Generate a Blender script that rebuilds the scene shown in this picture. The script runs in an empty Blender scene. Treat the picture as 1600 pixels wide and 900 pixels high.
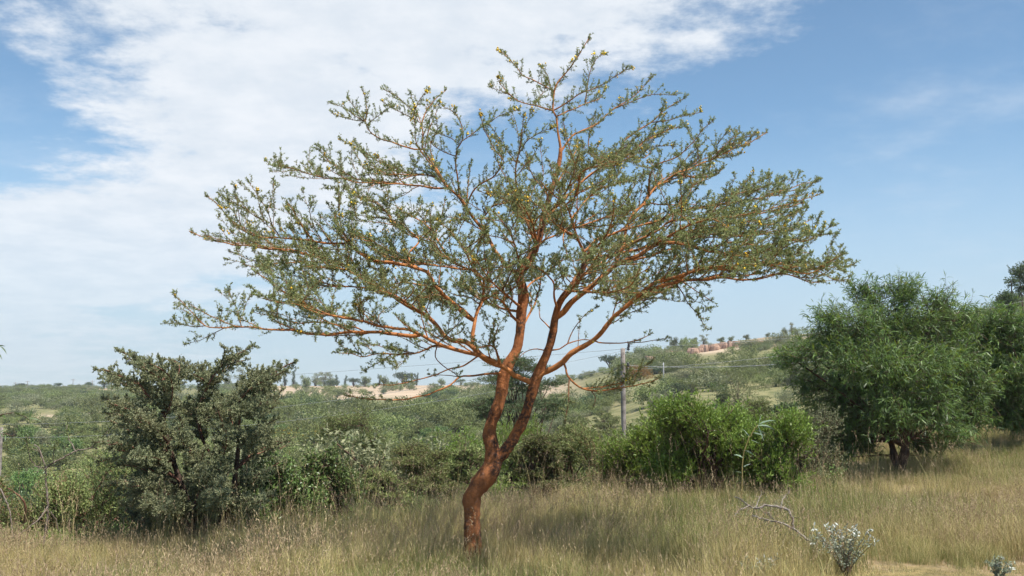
import bpy, math, random
import numpy as np
from mathutils import Vector

# ------------------------------------------------------------------ camera, sky, sun, exposure
SC = bpy.context.scene
F_PX = 1556.0                    # focal length in pixels of the 1600 px wide photograph (35 mm lens)
EYE = 1.6
PITCH = math.atan(162.0 / F_PX)  # horizon lies at y = 612 of 900
cam_d = bpy.data.cameras.new('camera')
cam_d.lens = 35.0; cam_d.sensor_width = 36.0; cam_d.clip_start = 0.05; cam_d.clip_end = 20000.0
cam = bpy.data.objects.new('camera', cam_d)
SC.collection.objects.link(cam)
cam.location = (0, 0, EYE)
cam.rotation_euler = (math.pi / 2 + PITCH, 0, 0)
SC.camera = cam

SUN_DIR = Vector((0.34, -0.30, 0.89)).normalized()     # towards the sun: high, from behind the right shoulder
SUN_EL = math.asin(SUN_DIR.z)
SUN_AZ = math.atan2(SUN_DIR.x, SUN_DIR.y)

world = bpy.data.worlds.new('World'); SC.world = world; world.use_nodes = True
wn = world.node_tree; wn.nodes.clear()

class NT:
    """tiny helper for node trees"""
    def __init__(self, tree): self.t = tree
    def n(self, typ, **kw):
        nd = self.t.nodes.new(typ)
        for k, v in kw.items(): setattr(nd, k, v)
        return nd
    def l(self, a, b): self.t.links.new(a, b)
    def _in(self, sock, v):
        if v is None: return
        if isinstance(v, bpy.types.NodeSocket): self.l(v, sock)
        else: sock.default_value = v
    def math(self, op, a, b=None, c=None, clamp=False):
        m = self.n('ShaderNodeMath', operation=op, use_clamp=clamp)
        self._in(m.inputs[0], a); self._in(m.inputs[1], b)
        if c is not None: self._in(m.inputs[2], c)
        return m.outputs[0]
    def noise(self, vec, scale, detail=4, rough=0.5, dim='3D'):
        m = self.n('ShaderNodeTexNoise', noise_dimensions=dim)
        if vec is not None: self.l(vec, m.inputs['Vector'])
        m.inputs['Scale'].default_value = scale; m.inputs['Detail'].default_value = detail
        m.inputs['Roughness'].default_value = rough
        return m.outputs[0]
    def ramp(self, fac, a, b, lo=0.0, hi=1.0):
        m = self.n('ShaderNodeMapRange', interpolation_type='SMOOTHSTEP', clamp=True)
        self._in(m.inputs[0], fac)
        m.inputs[1].default_value = a; m.inputs[2].default_value = b
        m.inputs[3].default_value = lo; m.inputs[4].default_value = hi
        return m.outputs[0]
    def mix(self, fac, a, b, blend='MIX'):
        m = self.n('ShaderNodeMix', data_type='RGBA', blend_type=blend)
        self._in(m.inputs[0], fac)
        for s, v in ((m.inputs[6], a), (m.inputs[7], b)):
            if isinstance(v, bpy.types.NodeSocket): self.l(v, s)
            else: s.default_value = (*v, 1.0)
        return m.outputs[2]

W = NT(wn)
sky = W.n('ShaderNodeTexSky', sky_type='NISHITA', sun_disc=False)
sky.sun_elevation = SUN_EL; sky.sun_rotation = SUN_AZ
sky.altitude = 1800.0; sky.air_density = 1.0; sky.dust_density = 0.9; sky.ozone_density = 0.9
tc = W.n('ShaderNodeTexCoord')
sep = W.n('ShaderNodeSeparateXYZ'); W.l(tc.outputs['Generated'], sep.inputs[0])
dx, dy, dz = sep.outputs[0], sep.outputs[1], sep.outputs[2]
# clouds live on a flat layer overhead: project the view direction on it
zc = W.math('ADD', W.math('MAXIMUM', dz, 0.0), 0.16)
comb = W.n('ShaderNodeCombineXYZ')
W.l(W.math('DIVIDE', dx, zc), comb.inputs[0]); W.l(W.math('DIVIDE', dy, zc), comb.inputs[1])
cl = comb.outputs[0]
az = W.math('ARCTAN2', dx, dy)
el = W.math('ARCSINE', dz)
n_big = W.noise(cl, 0.75, 6, 0.55)
n_mid = W.noise(cl, 2.3, 8, 0.62)
n_fine = W.noise(cl, 6.0, 8, 0.65)
def blob(a0, e0, ra, re_, rot=0.0):
    u = W.math('SUBTRACT', az, a0); v = W.math('SUBTRACT', el, e0)
    c, s = math.cos(rot), math.sin(rot)
    uu = W.math('ADD', W.math('MULTIPLY', u, c), W.math('MULTIPLY', v, s))
    vv = W.math('SUBTRACT', W.math('MULTIPLY', v, c), W.math('MULTIPLY', u, s))
    d = W.math('ADD', W.math('POWER', W.math('ABSOLUTE', W.math('DIVIDE', uu, ra)), 2.0),
               W.math('POWER', W.math('ABSOLUTE', W.math('DIVIDE', vv, re_)), 2.0))
    return W.math('SUBTRACT', 1.0, W.math('SQRT', d))
CLOUD_BLOBS = [(-0.06, 0.41, 0.42, 0.15, 0.16), (-0.235, 0.27, 0.20, 0.15, 0.0), (-0.40, 0.13, 0.24, 0.075, 0.15),
               (0.06, 0.44, 0.32, 0.125, 0.12), (-0.62, 0.05, 0.32, 0.06, 0.0)]
b_acc = None
for b in CLOUD_BLOBS:
    bb = blob(*b)
    b_acc = bb if b_acc is None else W.math('MAXIMUM', b_acc, bb)
# outside the view the sheet breaks into the same kind of noise cloud
field = W.math('MAXIMUM', b_acc, W.math('SUBTRACT', W.math('MULTIPLY', n_big, 3.0), 2.15))
shape = W.math('ADD', field, W.math('ADD', W.math('MULTIPLY', W.math('SUBTRACT', n_mid, 0.5), 1.6),
                                    W.math('MULTIPLY', W.math('SUBTRACT', n_fine, 0.5), 0.9)))
dens = W.ramp(shape, -0.10, 0.36)
wisp = W.math('MULTIPLY', W.ramp(W.noise(cl, 1.5, 9, 0.6), 0.50, 0.82), 0.38)
dens = W.math('MAXIMUM', W.math('MULTIPLY', dens, 0.93), wisp)
# low on the horizon the air itself is pale
low = W.math('MULTIPLY', W.ramp(el, 0.28, 0.02), 0.85)
skyb = W.mix(1.0, sky.outputs[0], (0.87, 1.0, 0.97), 'MULTIPLY')
skycol = W.mix(low, skyb, (3.25, 3.95, 4.65))
cshade = W.mix(W.ramp(n_fine, 0.30, 0.72), (4.65, 5.05, 5.5), (5.6, 5.8, 6.05))
col = W.mix(W.math('MULTIPLY', dens, W.ramp(el, -0.05, 0.22, 0.25, 1.0)), skycol, cshade)
bg = W.n('ShaderNodeBackground'); W.l(col, bg.inputs[0]); bg.inputs[1].default_value = 0.103
world.cycles.sampling_method = 'MANUAL'; world.cycles.sample_map_resolution = 512
wo = W.n('ShaderNodeOutputWorld'); W.l(bg.outputs[0], wo.inputs[0])

sun_d = bpy.data.lights.new('sun', 'SUN'); sun_d.energy = 5.0; sun_d.angle = math.radians(0.55)
sun_d.color = (1.0, 0.95, 0.87)
sun = bpy.data.objects.new('sun', sun_d); SC.collection.objects.link(sun)
sun.rotation_euler = (-SUN_DIR).to_track_quat('-Z', 'Y').to_euler()

SC.view_settings.view_transform = 'Standard'; SC.view_settings.look = 'None'
SC.view_settings.exposure = 0.70; SC.view_settings.gamma = 1.0; SC.view_settings.use_curve_mapping = False
SC.render.engine = 'CYCLES'
cy = SC.cycles
cy.max_bounces = 5; cy.diffuse_bounces = 3; cy.glossy_bounces = 2; cy.transmission_bounces = 3; cy.transparent_max_bounces = 4
cy.volume_bounces = 0; cy.use_light_tree = False
cy.use_denoising = True
cy.use_adaptive_sampling = True; cy.adaptive_threshold = 0.02

# ------------------------------------------------------------------ helpers
CP, SP = math.cos(PITCH), math.sin(PITCH)
def P(px, py, Y):
    """the point at distance Y (metres ahead) that the photograph shows at pixel px, py"""
    u = (px - 800.0) / F_PX; v = -(py - 450.0) / F_PX
    yw = CP - SP * v; zw = SP + CP * v
    t = Y / yw
    return np.array([u * t, Y, EYE + zw * t])

def smooth(a, b, x):
    t = np.clip((np.asarray(x, float) - a) / (b - a), 0, 1)
    return t * t * (3 - 2 * t)

_perm = np.random.default_rng(7).random((256, 256))
def vnoise(x, y):
    x = np.asarray(x, float); y = np.asarray(y, float)
    xi = np.floor(x).astype(int); yi = np.floor(y).astype(int)
    fx = x - xi; fy = y - yi
    fx = fx * fx * (3 - 2 * fx); fy = fy * fy * (3 - 2 * fy)
    a = _perm[xi & 255, yi & 255]; b = _perm[(xi + 1) & 255, yi & 255]
    c = _perm[xi & 255, (yi + 1) & 255]; d = _perm[(xi + 1) & 255, (yi + 1) & 255]
    return (a * (1 - fx) + b * fx) * (1 - fy) + (c * (1 - fx) + d * fx) * fy - 0.5

RIDGE_U = [-1500, -400, 0, 150, 300, 430, 700, 850, 905, 960, 1000, 1100, 1200, 1280, 1400, 1600, 2400]
RIDGE_P = [600, 606, 608, 606, 606, 603, 602, 600, 590, 574, 556, 539, 527, 520, 505, 476, 440]
RIDGE_D = [430, 430, 420, 420, 420, 410, 390, 340, 300, 280, 270, 255, 245, 240, 200, 170, 150]
VAL_U = [-1500, 0, 500, 900, 1300, 1600, 2400]
VAL_Z = [-6.2, -6.0, -5.2, -4.4, -3.4, -2.2, 0.2]

def bank_edge(x):
    x = np.asarray(x, float)
    return 13.4 + np.where(x < 0, 0.42, 0.28) * np.clip(x, -7, 8) + 0.35 * np.sin(x * 0.9) + 6.5 * smooth(4.5, 8.5, x)

def terrain(x, y):
    x = np.asarray(x, float); y = np.asarray(y, float)
    ys = np.maximum(y, 4.0)
    u = 800 + F_PX * x / ys
    # the grassy bank the photographer stands on
    edge = bank_edge(x)
    bank = 0.06 * vnoise(x * 0.7, y * 0.7) + 0.045 * np.clip(y - 9, 0, 6) * np.clip(x / 5, -0.5, 0.5)
    bank = bank + 0.75 * smooth(4.5, 12, x) * smooth(10, 20, y)
    bank = bank - 0.05 * smooth(9, 7, y) - 0.24 * smooth(-1.0, -5.5, x)
    # valley and far slope
    zr_d = np.interp(u, RIDGE_U, RIDGE_D); pr = np.interp(u, RIDGE_U, RIDGE_P)
    zr = EYE + (612 - pr) / F_PX * zr_d
    zv = np.interp(u, VAL_U, VAL_Z)
    s = np.clip((y - 55.0) / (zr_d - 55.0), 0, 1)
    far = zv + (zr - zv) * s ** 1.18
    far = far + (1 - s) * 0.9 * vnoise(x * 0.05 + 9, y * 0.05) * smooth(30, 60, y) + 0.35 * vnoise(x * 0.16, y * 0.16 + 5) * smooth(20, 50, y) * (1 - 0.6 * s)
    over = np.clip(y - zr_d, 0, None)
    far = far - 0.012 * over
    w = smooth(0, 26, y - edge)
    return bank * (1 - w) + far * w

def hz(x, y): return float(terrain(x, y))

def unit(v):
    v = np.asarray(v, float)
    return v / np.maximum(np.linalg.norm(v, axis=-1, keepdims=True), 1e-9)

class Geo:
    """collects vertices and faces (quads and triangles) with a material slot each"""
    def __init__(self): self.V = []; self.Q = []; self.T = []; self.qm = []; self.tm = []; self.n = 0
    def add(self, v, quads=None, tris=None, m=0):
        v = np.asarray(v, np.float32).reshape(-1, 3)
        if quads is not None and len(quads):
            self.Q.append(np.asarray(quads, np.int64).reshape(-1, 4) + self.n); self.qm.append(np.full(len(self.Q[-1]), m, np.int32))
        if tris is not None and len(tris):
            self.T.append(np.asarray(tris, np.int64).reshape(-1, 3) + self.n); self.tm.append(np.full(len(self.T[-1]), m, np.int32))
        self.V.append(v); self.n += len(v)
    def merge(self, o):
        if not o.V: return
        for q, m in zip(o.Q, o.qm): self.Q.append(q + self.n); self.qm.append(m)
        for t, m in zip(o.T, o.tm): self.T.append(t + self.n); self.tm.append(m)
        self.V += o.V; self.n += o.n
    def empty(self): return self.n == 0
    def mesh(self, name, mats, smooth_=True, origin=(0, 0, 0)):
        me = bpy.data.meshes.new(name)
        V = np.concatenate(self.V) - np.asarray(origin, np.float32)
        Q = np.concatenate(self.Q) if self.Q else np.zeros((0, 4), np.int64)
        T = np.concatenate(self.T) if self.T else np.zeros((0, 3), np.int64)
        mi = np.concatenate(self.qm + self.tm)
        me.vertices.add(len(V)); me.vertices.foreach_set('co', np.ascontiguousarray(V, np.float32).ravel())
        loops = np.concatenate([Q.ravel(), T.ravel()]).astype(np.int32)
        me.loops.add(len(loops)); me.loops.foreach_set('vertex_index', loops)
        nf = len(Q) + len(T)
        starts = np.concatenate([np.arange(len(Q)) * 4, len(Q) * 4 + np.arange(len(T)) * 3]).astype(np.int32)
        me.polygons.add(nf); me.polygons.foreach_set('loop_start', starts)
        me.polygons.foreach_set('material_index', mi)
        me.polygons.foreach_set('use_smooth', np.full(nf, smooth_, bool))
        for m in mats: me.materials.append(m)
        me.update(calc_edges=True)
        return me

COL = SC.collection
def obj(name, data, parent=None, loc=(0, 0, 0), rz=0.0, sc=None, **props):
    o = bpy.data.objects.new(name, data); COL.objects.link(o)
    o.location = loc; o.rotation_euler = (0, 0, rz)
    if sc is not None: o.scale = sc if hasattr(sc, '__len__') else (sc, sc, sc)
    if parent is not None: o.parent = parent
    for k, v in props.items():
        if v is not None: o[k] = v
    return o
def thing(name, label, cat, loc, group=None, rz=0.0, sc=None):
    return obj(name, None, None, loc, rz, sc, label=label, category=cat, group=group)
def copy_thing(src, loc, rz, sc, label, group=None, kids=None):
    c = src.copy(); COL.objects.link(c); c.location = loc; c.rotation_euler = (0, 0, rz)
    c.scale = sc if hasattr(sc, '__len__') else (sc, sc, sc)
    c['label'] = label
    if group: c['group'] = group
    elif 'group' in c: del c['group']
    for ch in kids or []:
        k = ch.copy(); COL.objects.link(k); k.parent = c
    return c

def resample(pts, step):
    """Catmull-Rom through pts (n, k), roughly even steps measured on the first three columns"""
    p = np.asarray(pts, float)
    if len(p) == 2: p = np.vstack([p[0], (p[0] + p[1]) / 2, p[1]])
    q = np.vstack([2 * p[0] - p[1], p, 2 * p[-1] - p[-2]])
    out = []
    for i in range(1, len(q) - 2):
        L = np.linalg.norm(q[i + 1, :3] - q[i, :3]); k = max(1, int(round(L / step)))
        t = (np.arange(k) / k)[:, None]
        a, b, c, d = q[i - 1], q[i], q[i + 1], q[i + 2]
        out.append(0.5 * (2 * b + (c - a) * t + (2 * a - 5 * b + 4 * c - d) * t ** 2 + (3 * b - a - 3 * c + d) * t ** 3))
    out.append(p[-1:])
    return np.vstack(out)

def tube(geo, pts, rad, sides=6, m=0, rough=0.0, seed=0.0, cap=True):
    pts = np.asarray(pts, float); rad = np.asarray(rad, float); n = len(pts)
    tan = unit(np.gradient(pts, axis=0))
    ref = np.array([0.31, 0.83, 0.47]) if abs(tan[0, 2]) > 0.8 else np.array([0.0, 0.0, 1.0])
    a = unit(np.cross(tan, ref)); b = np.cross(tan, a)
    th = np.arange(sides) / sides * 2 * math.pi
    rr = rad[:, None] * np.ones(sides)
    if rough:
        s_ = np.arange(n)[:, None] * 0.45
        rr = rr * (1 + rough * (vnoise(s_ + seed, np.cos(th)[None] * 1.3 + seed * 3) + vnoise(s_ * 2.3 + seed, np.sin(th)[None] * 2.1 + seed * 5)) * 1.5)
    ring = pts[:, None, :] + rr[:, :, None] * (np.cos(th)[None, :, None] * a[:, None, :] + np.sin(th)[None, :, None] * b[:, None, :])
    V = ring.reshape(-1, 3)
    i = np.arange(n - 1)[:, None] * sides; j = np.arange(sides)[None]; jn = (j + 1) % sides
    Q = np.stack([i + j, i + jn, i + sides + jn, i + sides + j], -1).reshape(-1, 4)
    T = None
    if cap:
        V = np.vstack([V, pts[-1:] + tan[-1:] * rad[-1] * 0.5])
        k = (n - 1) * sides
        T = np.stack([k + np.arange(sides), k + (np.arange(sides) + 1) % sides, np.full(sides, n * sides)], -1)
    geo.add(V, Q, T, m)

def twigs(geo, A, B, C, r0, r1, m=0):
    """many three-point three-sided twigs at once: base A, middle B, tip C (k, 3)"""
    k = len(A)
    if k == 0: return
    A, B, C = (np.asarray(q, float) for q in (A, B, C))
    d = unit(C - A); ref = np.tile([0.3, 0.5, 0.81], (k, 1))
    a = unit(np.cross(d, ref)); b = np.cross(d, a)
    r0 = np.broadcast_to(np.asarray(r0, float), (k,)); r1 = np.broadcast_to(np.asarray(r1, float), (k,))
    V = np.zeros((k, 9, 3))
    for ri, (pt, r) in enumerate(((A, r0), (B, (r0 + r1) / 2), (C, r1))):
        for j in range(3):
            t = j * 2 * math.pi / 3
            V[:, ri * 3 + j] = pt + r[:, None] * (math.cos(t) * a + math.sin(t) * b)
    f = []
    for ri in range(2):
        for j in range(3):
            f.append([ri * 3 + j, ri * 3 + (j + 1) % 3, ri * 3 + 3 + (j + 1) % 3, ri * 3 + 3 + j])
    Q = (np.array(f)[None] + (np.arange(k) * 9)[:, None, None]).reshape(-1, 4)
    geo.add(V.reshape(-1, 3), Q, None, m)

def leaf_quads(geo, P0, D, L, Wd, rng, m=0, fold=0.25, roll=None):
    """one folded diamond per leaf"""
    k = len(P0)
    if k == 0: return
    D = unit(D)
    r = rng.normal(size=(k, 3)) if roll is None else roll + 0.35 * rng.normal(size=(k, 3))
    S = unit(np.cross(D, r)); N = np.cross(S, D)
    L = np.broadcast_to(np.asarray(L, float), (k,))[:, None]; Wd = np.broadcast_to(np.asarray(Wd, float), (k,))[:, None]
    mid = P0 + D * L * 0.5 + N * Wd * fold
    V = np.stack([P0, mid + S * Wd * 0.5, P0 + D * L, mid - S * Wd * 0.5], 1)
    geo.add(V.reshape(-1, 3), (np.arange(k * 4)).reshape(-1, 4), None, m)

def long_leaves(geo, P0, D, L, Wd, rng, m=0, droop=0.5):
    """narrow curved blades: base, two pairs, tip"""
    k = len(P0)
    if k == 0: return
    D = unit(D); L = np.broadcast_to(np.asarray(L, float), (k,))[:, None]; Wd = np.broadcast_to(np.asarray(Wd, float), (k,))[:, None]
    S = unit(np.cross(D, rng.normal(size=(k, 3)) + np.array([0, 0, 0.6])))
    g = np.array([0, 0, -1.0]) * droop * (0.4 + rng.random((k, 1)) * 0.9)
    d1 = unit(D + g * 0.35); d2 = unit(D + g * 0.9); d3 = unit(D + g * 1.5)
    p1 = P0 + d1 * L * 0.33; p2 = p1 + d2 * L * 0.33; p3 = p2 + d3 * L * 0.34
    V = np.stack([P0, p1 + S * Wd * 0.5, p1 - S * Wd * 0.5, p2 + S * Wd * 0.42, p2 - S * Wd * 0.42, p3], 1)
    b = (np.arange(k) * 6)[:, None]
    T = np.concatenate([b + np.array([[0, 1, 2]]), b + np.array([[3, 5, 4]])])
    Q = b + np.array([[2, 1, 3, 4]])
    geo.add(V.reshape(-1, 3), Q, T, m)

# ------------------------------------------------------------------ materials
def new_mat(name):
    m = bpy.data.materials.new(name); m.use_nodes = True
    m.node_tree.nodes.clear()
    return m, NT(m.node_tree)

LEAF_GAIN = (1.38, 1.34, 1.05)
def leaf_mat(name, c1, c2, trans=0.30, rough=0.5, tcol=None, spec=0.3, objvar=0.55, back=None):
    if max(c2) < 0.26: c1, c2 = (tuple(a * b for a, b in zip(c, LEAF_GAIN)) for c in (c1, c2))
    m, N = new_mat(name)
    geo = N.n('ShaderNodeNewGeometry'); oi = N.n('ShaderNodeObjectInfo')
    c = N.mix(geo.outputs['Random Per Island'], c1, c2)
    if back is not None: c = N.mix(N.math('MULTIPLY', geo.outputs['Backfacing'], 0.7), c, back)
    hv = N.n('ShaderNodeHueSaturation'); N.l(c, hv.inputs['Color'])
    N.l(N.math('MULTIPLY_ADD', oi.outputs['Random'], objvar, 1.0 - objvar * 0.5), hv.inputs['Value'])
    N.l(N.math('MULTIPLY_ADD', oi.outputs['Random'], 0.024, 0.493), hv.inputs['Hue'])
    col = hv.outputs[0]
    p = N.n('ShaderNodeBsdfPrincipled'); N.l(col, p.inputs['Base Color']); p.inputs['Roughness'].default_value = rough
    p.inputs['Specular IOR Level'].default_value = spec
    t = N.n('ShaderNodeBsdfTranslucent')
    tm = N.mix(0.5, col, tcol if tcol else tuple(min(1, x * 1.6) for x in c2)); N.l(tm, t.inputs[0])
    mx = N.n('ShaderNodeMixShader'); mx.inputs[0].default_value = trans
    N.l(p.outputs[0], mx.inputs[1]); N.l(t.outputs[0], mx.inputs[2])
    o = N.n('ShaderNodeOutputMaterial'); N.l(mx.outputs[0], o.inputs[0])
    return m

def bark_mat(name, c1, c2, dark=None, dark_amt=0.5, scale=14.0, rough=0.85, bump=0.25, ring=0.0):
    m, N = new_mat(name)
    tcn = N.n('ShaderNodeTexCoord'); v = tcn.outputs['Object']
    n1 = N.noise(v, scale, 6, 0.6); n2 = N.noise(v, scale * 0.35, 5, 0.65); n3 = N.noise(v, scale * 5, 3, 0.6)
    c = N.mix(N.ramp(n1, 0.3, 0.7), c1, c2)
    if dark is not None:
        k = N.math('MULTIPLY', N.ramp(n2, 0.60 - 0.22 * dark_amt, 0.74 - 0.22 * dark_amt), N.ramp(n3, 0.36, 0.58))
        c = N.mix(N.math('MULTIPLY', k, 0.92), c, dark)
    n4 = N.noise(v, scale * 11, 3, 0.7)
    n5 = N.noise(v, scale * 2.2, 5, 0.7)
    if dark is not None: c = N.mix(N.math('MULTIPLY', N.ramp(n5, 0.60, 0.70), 0.5), c, tuple(0.5 * q + 0.10 for q in c2))
    c = N.mix(N.math('MULTIPLY', N.ramp(n4, 0.54, 0.70), 0.45), c, tuple(q * 0.35 for q in c1))
    p = N.n('ShaderNodeBsdfPrincipled'); N.l(c, p.inputs['Base Color']); p.inputs['Roughness'].default_value = rough
    p.inputs['Specular IOR Level'].default_value = 0.2
    bp = N.n('ShaderNodeBump'); bp.inputs['Strength'].default_value = bump; bp.inputs['Distance'].default_value = 0.02
    N.l(N.math('ADD', n1, N.math('MULTIPLY', n3, 0.5)), bp.inputs['Height']); N.l(bp.outputs[0], p.inputs['Normal'])
    o = N.n('ShaderNodeOutputMaterial'); N.l(p.outputs[0], o.inputs[0])
    return m

def plain_mat(name, c, rough=0.6, var=0.15, scale=20.0, spec=0.3):
    m, N = new_mat(name)
    tcn = N.n('ShaderNodeTexCoord')
    n1 = N.noise(tcn.outputs['Object'], scale, 5, 0.6)
    col = N.mix(N.ramp(n1, 0.25, 0.75), tuple(x * (1 - var) for x in c), tuple(min(1, x * (1 + var)) for x in c))
    p = N.n('ShaderNodeBsdfPrincipled'); N.l(col, p.inputs['Base Color']); p.inputs['Roughness'].default_value = rough
    p.inputs['Specular IOR Level'].default_value = spec
    o = N.n('ShaderNodeOutputMaterial'); N.l(p.outputs[0], o.inputs[0])
    return m

M = {}
M['trunk'] = bark_mat('trunk_bark', (0.24, 0.088, 0.034), (0.34, 0.132, 0.050), (0.034, 0.027, 0.025), 0.74, 7.0, 0.9, 0.9)
M['bark'] = bark_mat('branch_bark', (0.31, 0.120, 0.040), (0.45, 0.185, 0.066), (0.09, 0.050, 0.030), 0.40, 14.0, 0.85, 0.35)
M['twig'] = bark_mat('twig_bark', (0.11, 0.055, 0.030), (0.21, 0.10, 0.05), None, 0, 30.0, 0.85, 0.1)
M['thorn'] = plain_mat('thorn', (0.30, 0.24, 0.18), 0.6)
M['acacia_leaf'] = leaf_mat('acacia_leaf', (0.150, 0.190, 0.088), (0.370, 0.390, 0.165), 0.34, 0.55, (0.26, 0.30, 0.08), objvar=0.14)
M['blossom'] = leaf_mat('blossom', (0.72, 0.40, 0.03), (0.85, 0.58, 0.06), 0.15, 0.7)
M['grey_leaf'] = leaf_mat('grey_leaf', (0.165, 0.188, 0.102), (0.355, 0.355, 0.200), 0.32, 0.6, (0.26, 0.29, 0.13), objvar=0.16)
M['dark_bark'] = bark_mat('dark_bark', (0.075, 0.048, 0.035), (0.14, 0.085, 0.06), (0.03, 0.022, 0.018), 0.5, 12.0)
M['red_bark'] = bark_mat('red_bark', (0.14, 0.065, 0.045), (0.24, 0.12, 0.08), (0.05, 0.03, 0.025), 0.4, 12.0)
M['sapling_bark'] = bark_mat('sapling_bark', (0.13, 0.10, 0.08), (0.24, 0.20, 0.17), (0.06, 0.04, 0.03), 0.5, 15.0)
M['dead_bark'] = bark_mat('dead_bark', (0.20, 0.165, 0.14), (0.34, 0.30, 0.27), (0.12, 0.07, 0.05), 0.5, 15.0)
M['willow_leaf'] = leaf_mat('willow_leaf', (0.045, 0.092, 0.032), (0.110, 0.190, 0.056), 0.30, 0.45, (0.24, 0.36, 0.06), spec=0.35, objvar=0.08, back=(0.11, 0.14, 0.085))
M['willow_tip'] = leaf_mat('willow_tip', (0.10, 0.17, 0.03), (0.18, 0.24, 0.04), 0.35, 0.4, (0.35, 0.45, 0.06), spec=0.4)
M['bright_leaf'] = leaf_mat('bright_leaf', (0.085, 0.145, 0.032), (0.190, 0.255, 0.060), 0.34, 0.42, (0.32, 0.44, 0.07), spec=0.4, objvar=0.2)
M['broad_leaf'] = leaf_mat('broad_leaf', (0.066, 0.118, 0.042), (0.150, 0.212, 0.082), 0.25, 0.38, (0.22, 0.33, 0.08), spec=0.5)
M['olive_leaf'] = leaf_mat('olive_leaf', (0.075, 0.096, 0.042), (0.165, 0.185, 0.082), 0.26, 0.55, (0.24, 0.28, 0.08))
M['pale_leaf'] = leaf_mat('pale_leaf', (0.095, 0.120, 0.052), (0.200, 0.225, 0.100), 0.28, 0.55, (0.28, 0.32, 0.10))
M['dark_leaf'] = leaf_mat('dark_leaf', (0.038, 0.062, 0.034), (0.090, 0.120, 0.060), 0.2, 0.55, (0.14, 0.20, 0.06))
M['rust_leaf'] = leaf_mat('rust_leaf', (0.16, 0.098, 0.026), (0.25, 0.150, 0.040), 0.22, 0.6)
M['yellow_flower'] = leaf_mat('yellow_flower', (0.60, 0.33, 0.02), (0.75, 0.48, 0.04), 0.2, 0.6)
M['glaucous_leaf'] = leaf_mat('glaucous_leaf', (0.12, 0.18, 0.11), (0.24, 0.31, 0.22), 0.25, 0.45, (0.3, 0.38, 0.2))
M['white_leaf'] = leaf_mat('white_leaf', (0.50, 0.53, 0.48), (0.70, 0.72, 0.67), 0.2, 0.6, (0.7, 0.75, 0.65))
M['felt_leaf'] = leaf_mat('felt_leaf', (0.17, 0.20, 0.13), (0.32, 0.36, 0.27), 0.2, 0.6, (0.3, 0.35, 0.2))
M['straw'] = leaf_mat('straw', (0.36, 0.285, 0.115), (0.60, 0.50, 0.26), 0.30, 0.6, (0.5, 0.4, 0.18), objvar=0.45)
M['green_grass'] = leaf_mat('green_grass', (0.125, 0.150, 0.045), (0.29, 0.305, 0.110), 0.32, 0.55, (0.35, 0.36, 0.1), objvar=0.4)
M['seed_head'] = leaf_mat('seed_head', (0.32, 0.215, 0.13), (0.50, 0.38, 0.25), 0.25, 0.7, (0.4, 0.26, 0.15), objvar=0.3)
M['pole_wood'] = bark_mat('pole_wood', (0.20, 0.17, 0.15), (0.33, 0.29, 0.26), (0.10, 0.08, 0.07), 0.5, 6.0, 0.8, 0.4)
M['wire'] = plain_mat('wire', (0.36, 0.36, 0.37), 0.4, 0.1)
M['insulator'] = plain_mat('insulator', (0.05, 0.045, 0.045), 0.3, 0.1)
M['rock'] = bark_mat('rock', (0.30, 0.185, 0.13), (0.42, 0.29, 0.21), (0.16, 0.09, 0.065), 0.5, 0.7, 0.9, 0.6)
# ------------------------------------------------------------------ ground
def ground_mat():
    m, N = new_mat('ground_soil')
    g = N.n('ShaderNodeNewGeometry'); pos = g.outputs['Position']
    at = N.n('ShaderNodeAttribute', attribute_name='field'); fld = at.outputs['Fac']
    at2 = N.n('ShaderNodeAttribute', attribute_name='scrub'); scr = at2.outputs['Fac']
    nb = N.noise(pos, 0.08, 6, 0.6); nm = N.noise(pos, 0.6, 6, 0.6); nf = N.noise(pos, 7.0, 6, 0.65); nn = N.noise(pos, 40.0, 4, 0.6)
    st = N.n('ShaderNodeMapping'); st.inputs['Scale'].default_value = (0.012, 0.10, 0.4); N.l(pos, st.inputs[0])
    ns = N.noise(st.outputs[0], 1.0, 5, 0.6)
    soil = N.mix(N.ramp(nf, 0.3, 0.7), (0.20, 0.135, 0.085), (0.33, 0.235, 0.155))
    soil = N.mix(N.ramp(nn, 0.52, 0.68), soil, (0.40, 0.33, 0.26))
    litter = N.mix(N.ramp(nf, 0.35, 0.65), (0.13, 0.11, 0.05), (0.24, 0.185, 0.085))
    near = N.mix(N.ramp(nm, 0.40, 0.60), soil, litter)
    scrubc = N.mix(N.ramp(nm, 0.35, 0.65), (0.115, 0.125, 0.052), (0.225, 0.205, 0.100))
    scrubc = N.mix(N.ramp(nb, 0.56, 0.72), scrubc, (0.26, 0.20, 0.12))
    c = N.mix(scr, near, scrubc)
    fieldc = N.mix(N.ramp(ns, 0.35, 0.65), (0.32, 0.235, 0.16), (0.44, 0.345, 0.245))
    fieldc = N.mix(N.ramp(nm, 0.56, 0.70), fieldc, (0.33, 0.24, 0.16))
    c = N.mix(N.math('MULTIPLY', fld, N.ramp(N.math('ADD', nb, N.math('MULTIPLY', ns, 0.5)), 0.52, 0.68)), c, fieldc)
    p = N.n('ShaderNodeBsdfPrincipled'); N.l(c, p.inputs['Base Color']); p.inputs['Roughness'].default_value = 0.95
    p.inputs['Specular IOR Level'].default_value = 0.1
    bp = N.n('ShaderNodeBump'); bp.inputs['Strength'].default_value = 0.6; bp.inputs['Distance'].default_value = 0.05
    N.l(nf, bp.inputs['Height']); N.l(bp.outputs[0], p.inputs['Normal'])
    o = N.n('ShaderNodeOutputMaterial'); N.l(p.outputs[0], o.inputs[0])
    return m
M['ground'] = ground_mat()

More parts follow.
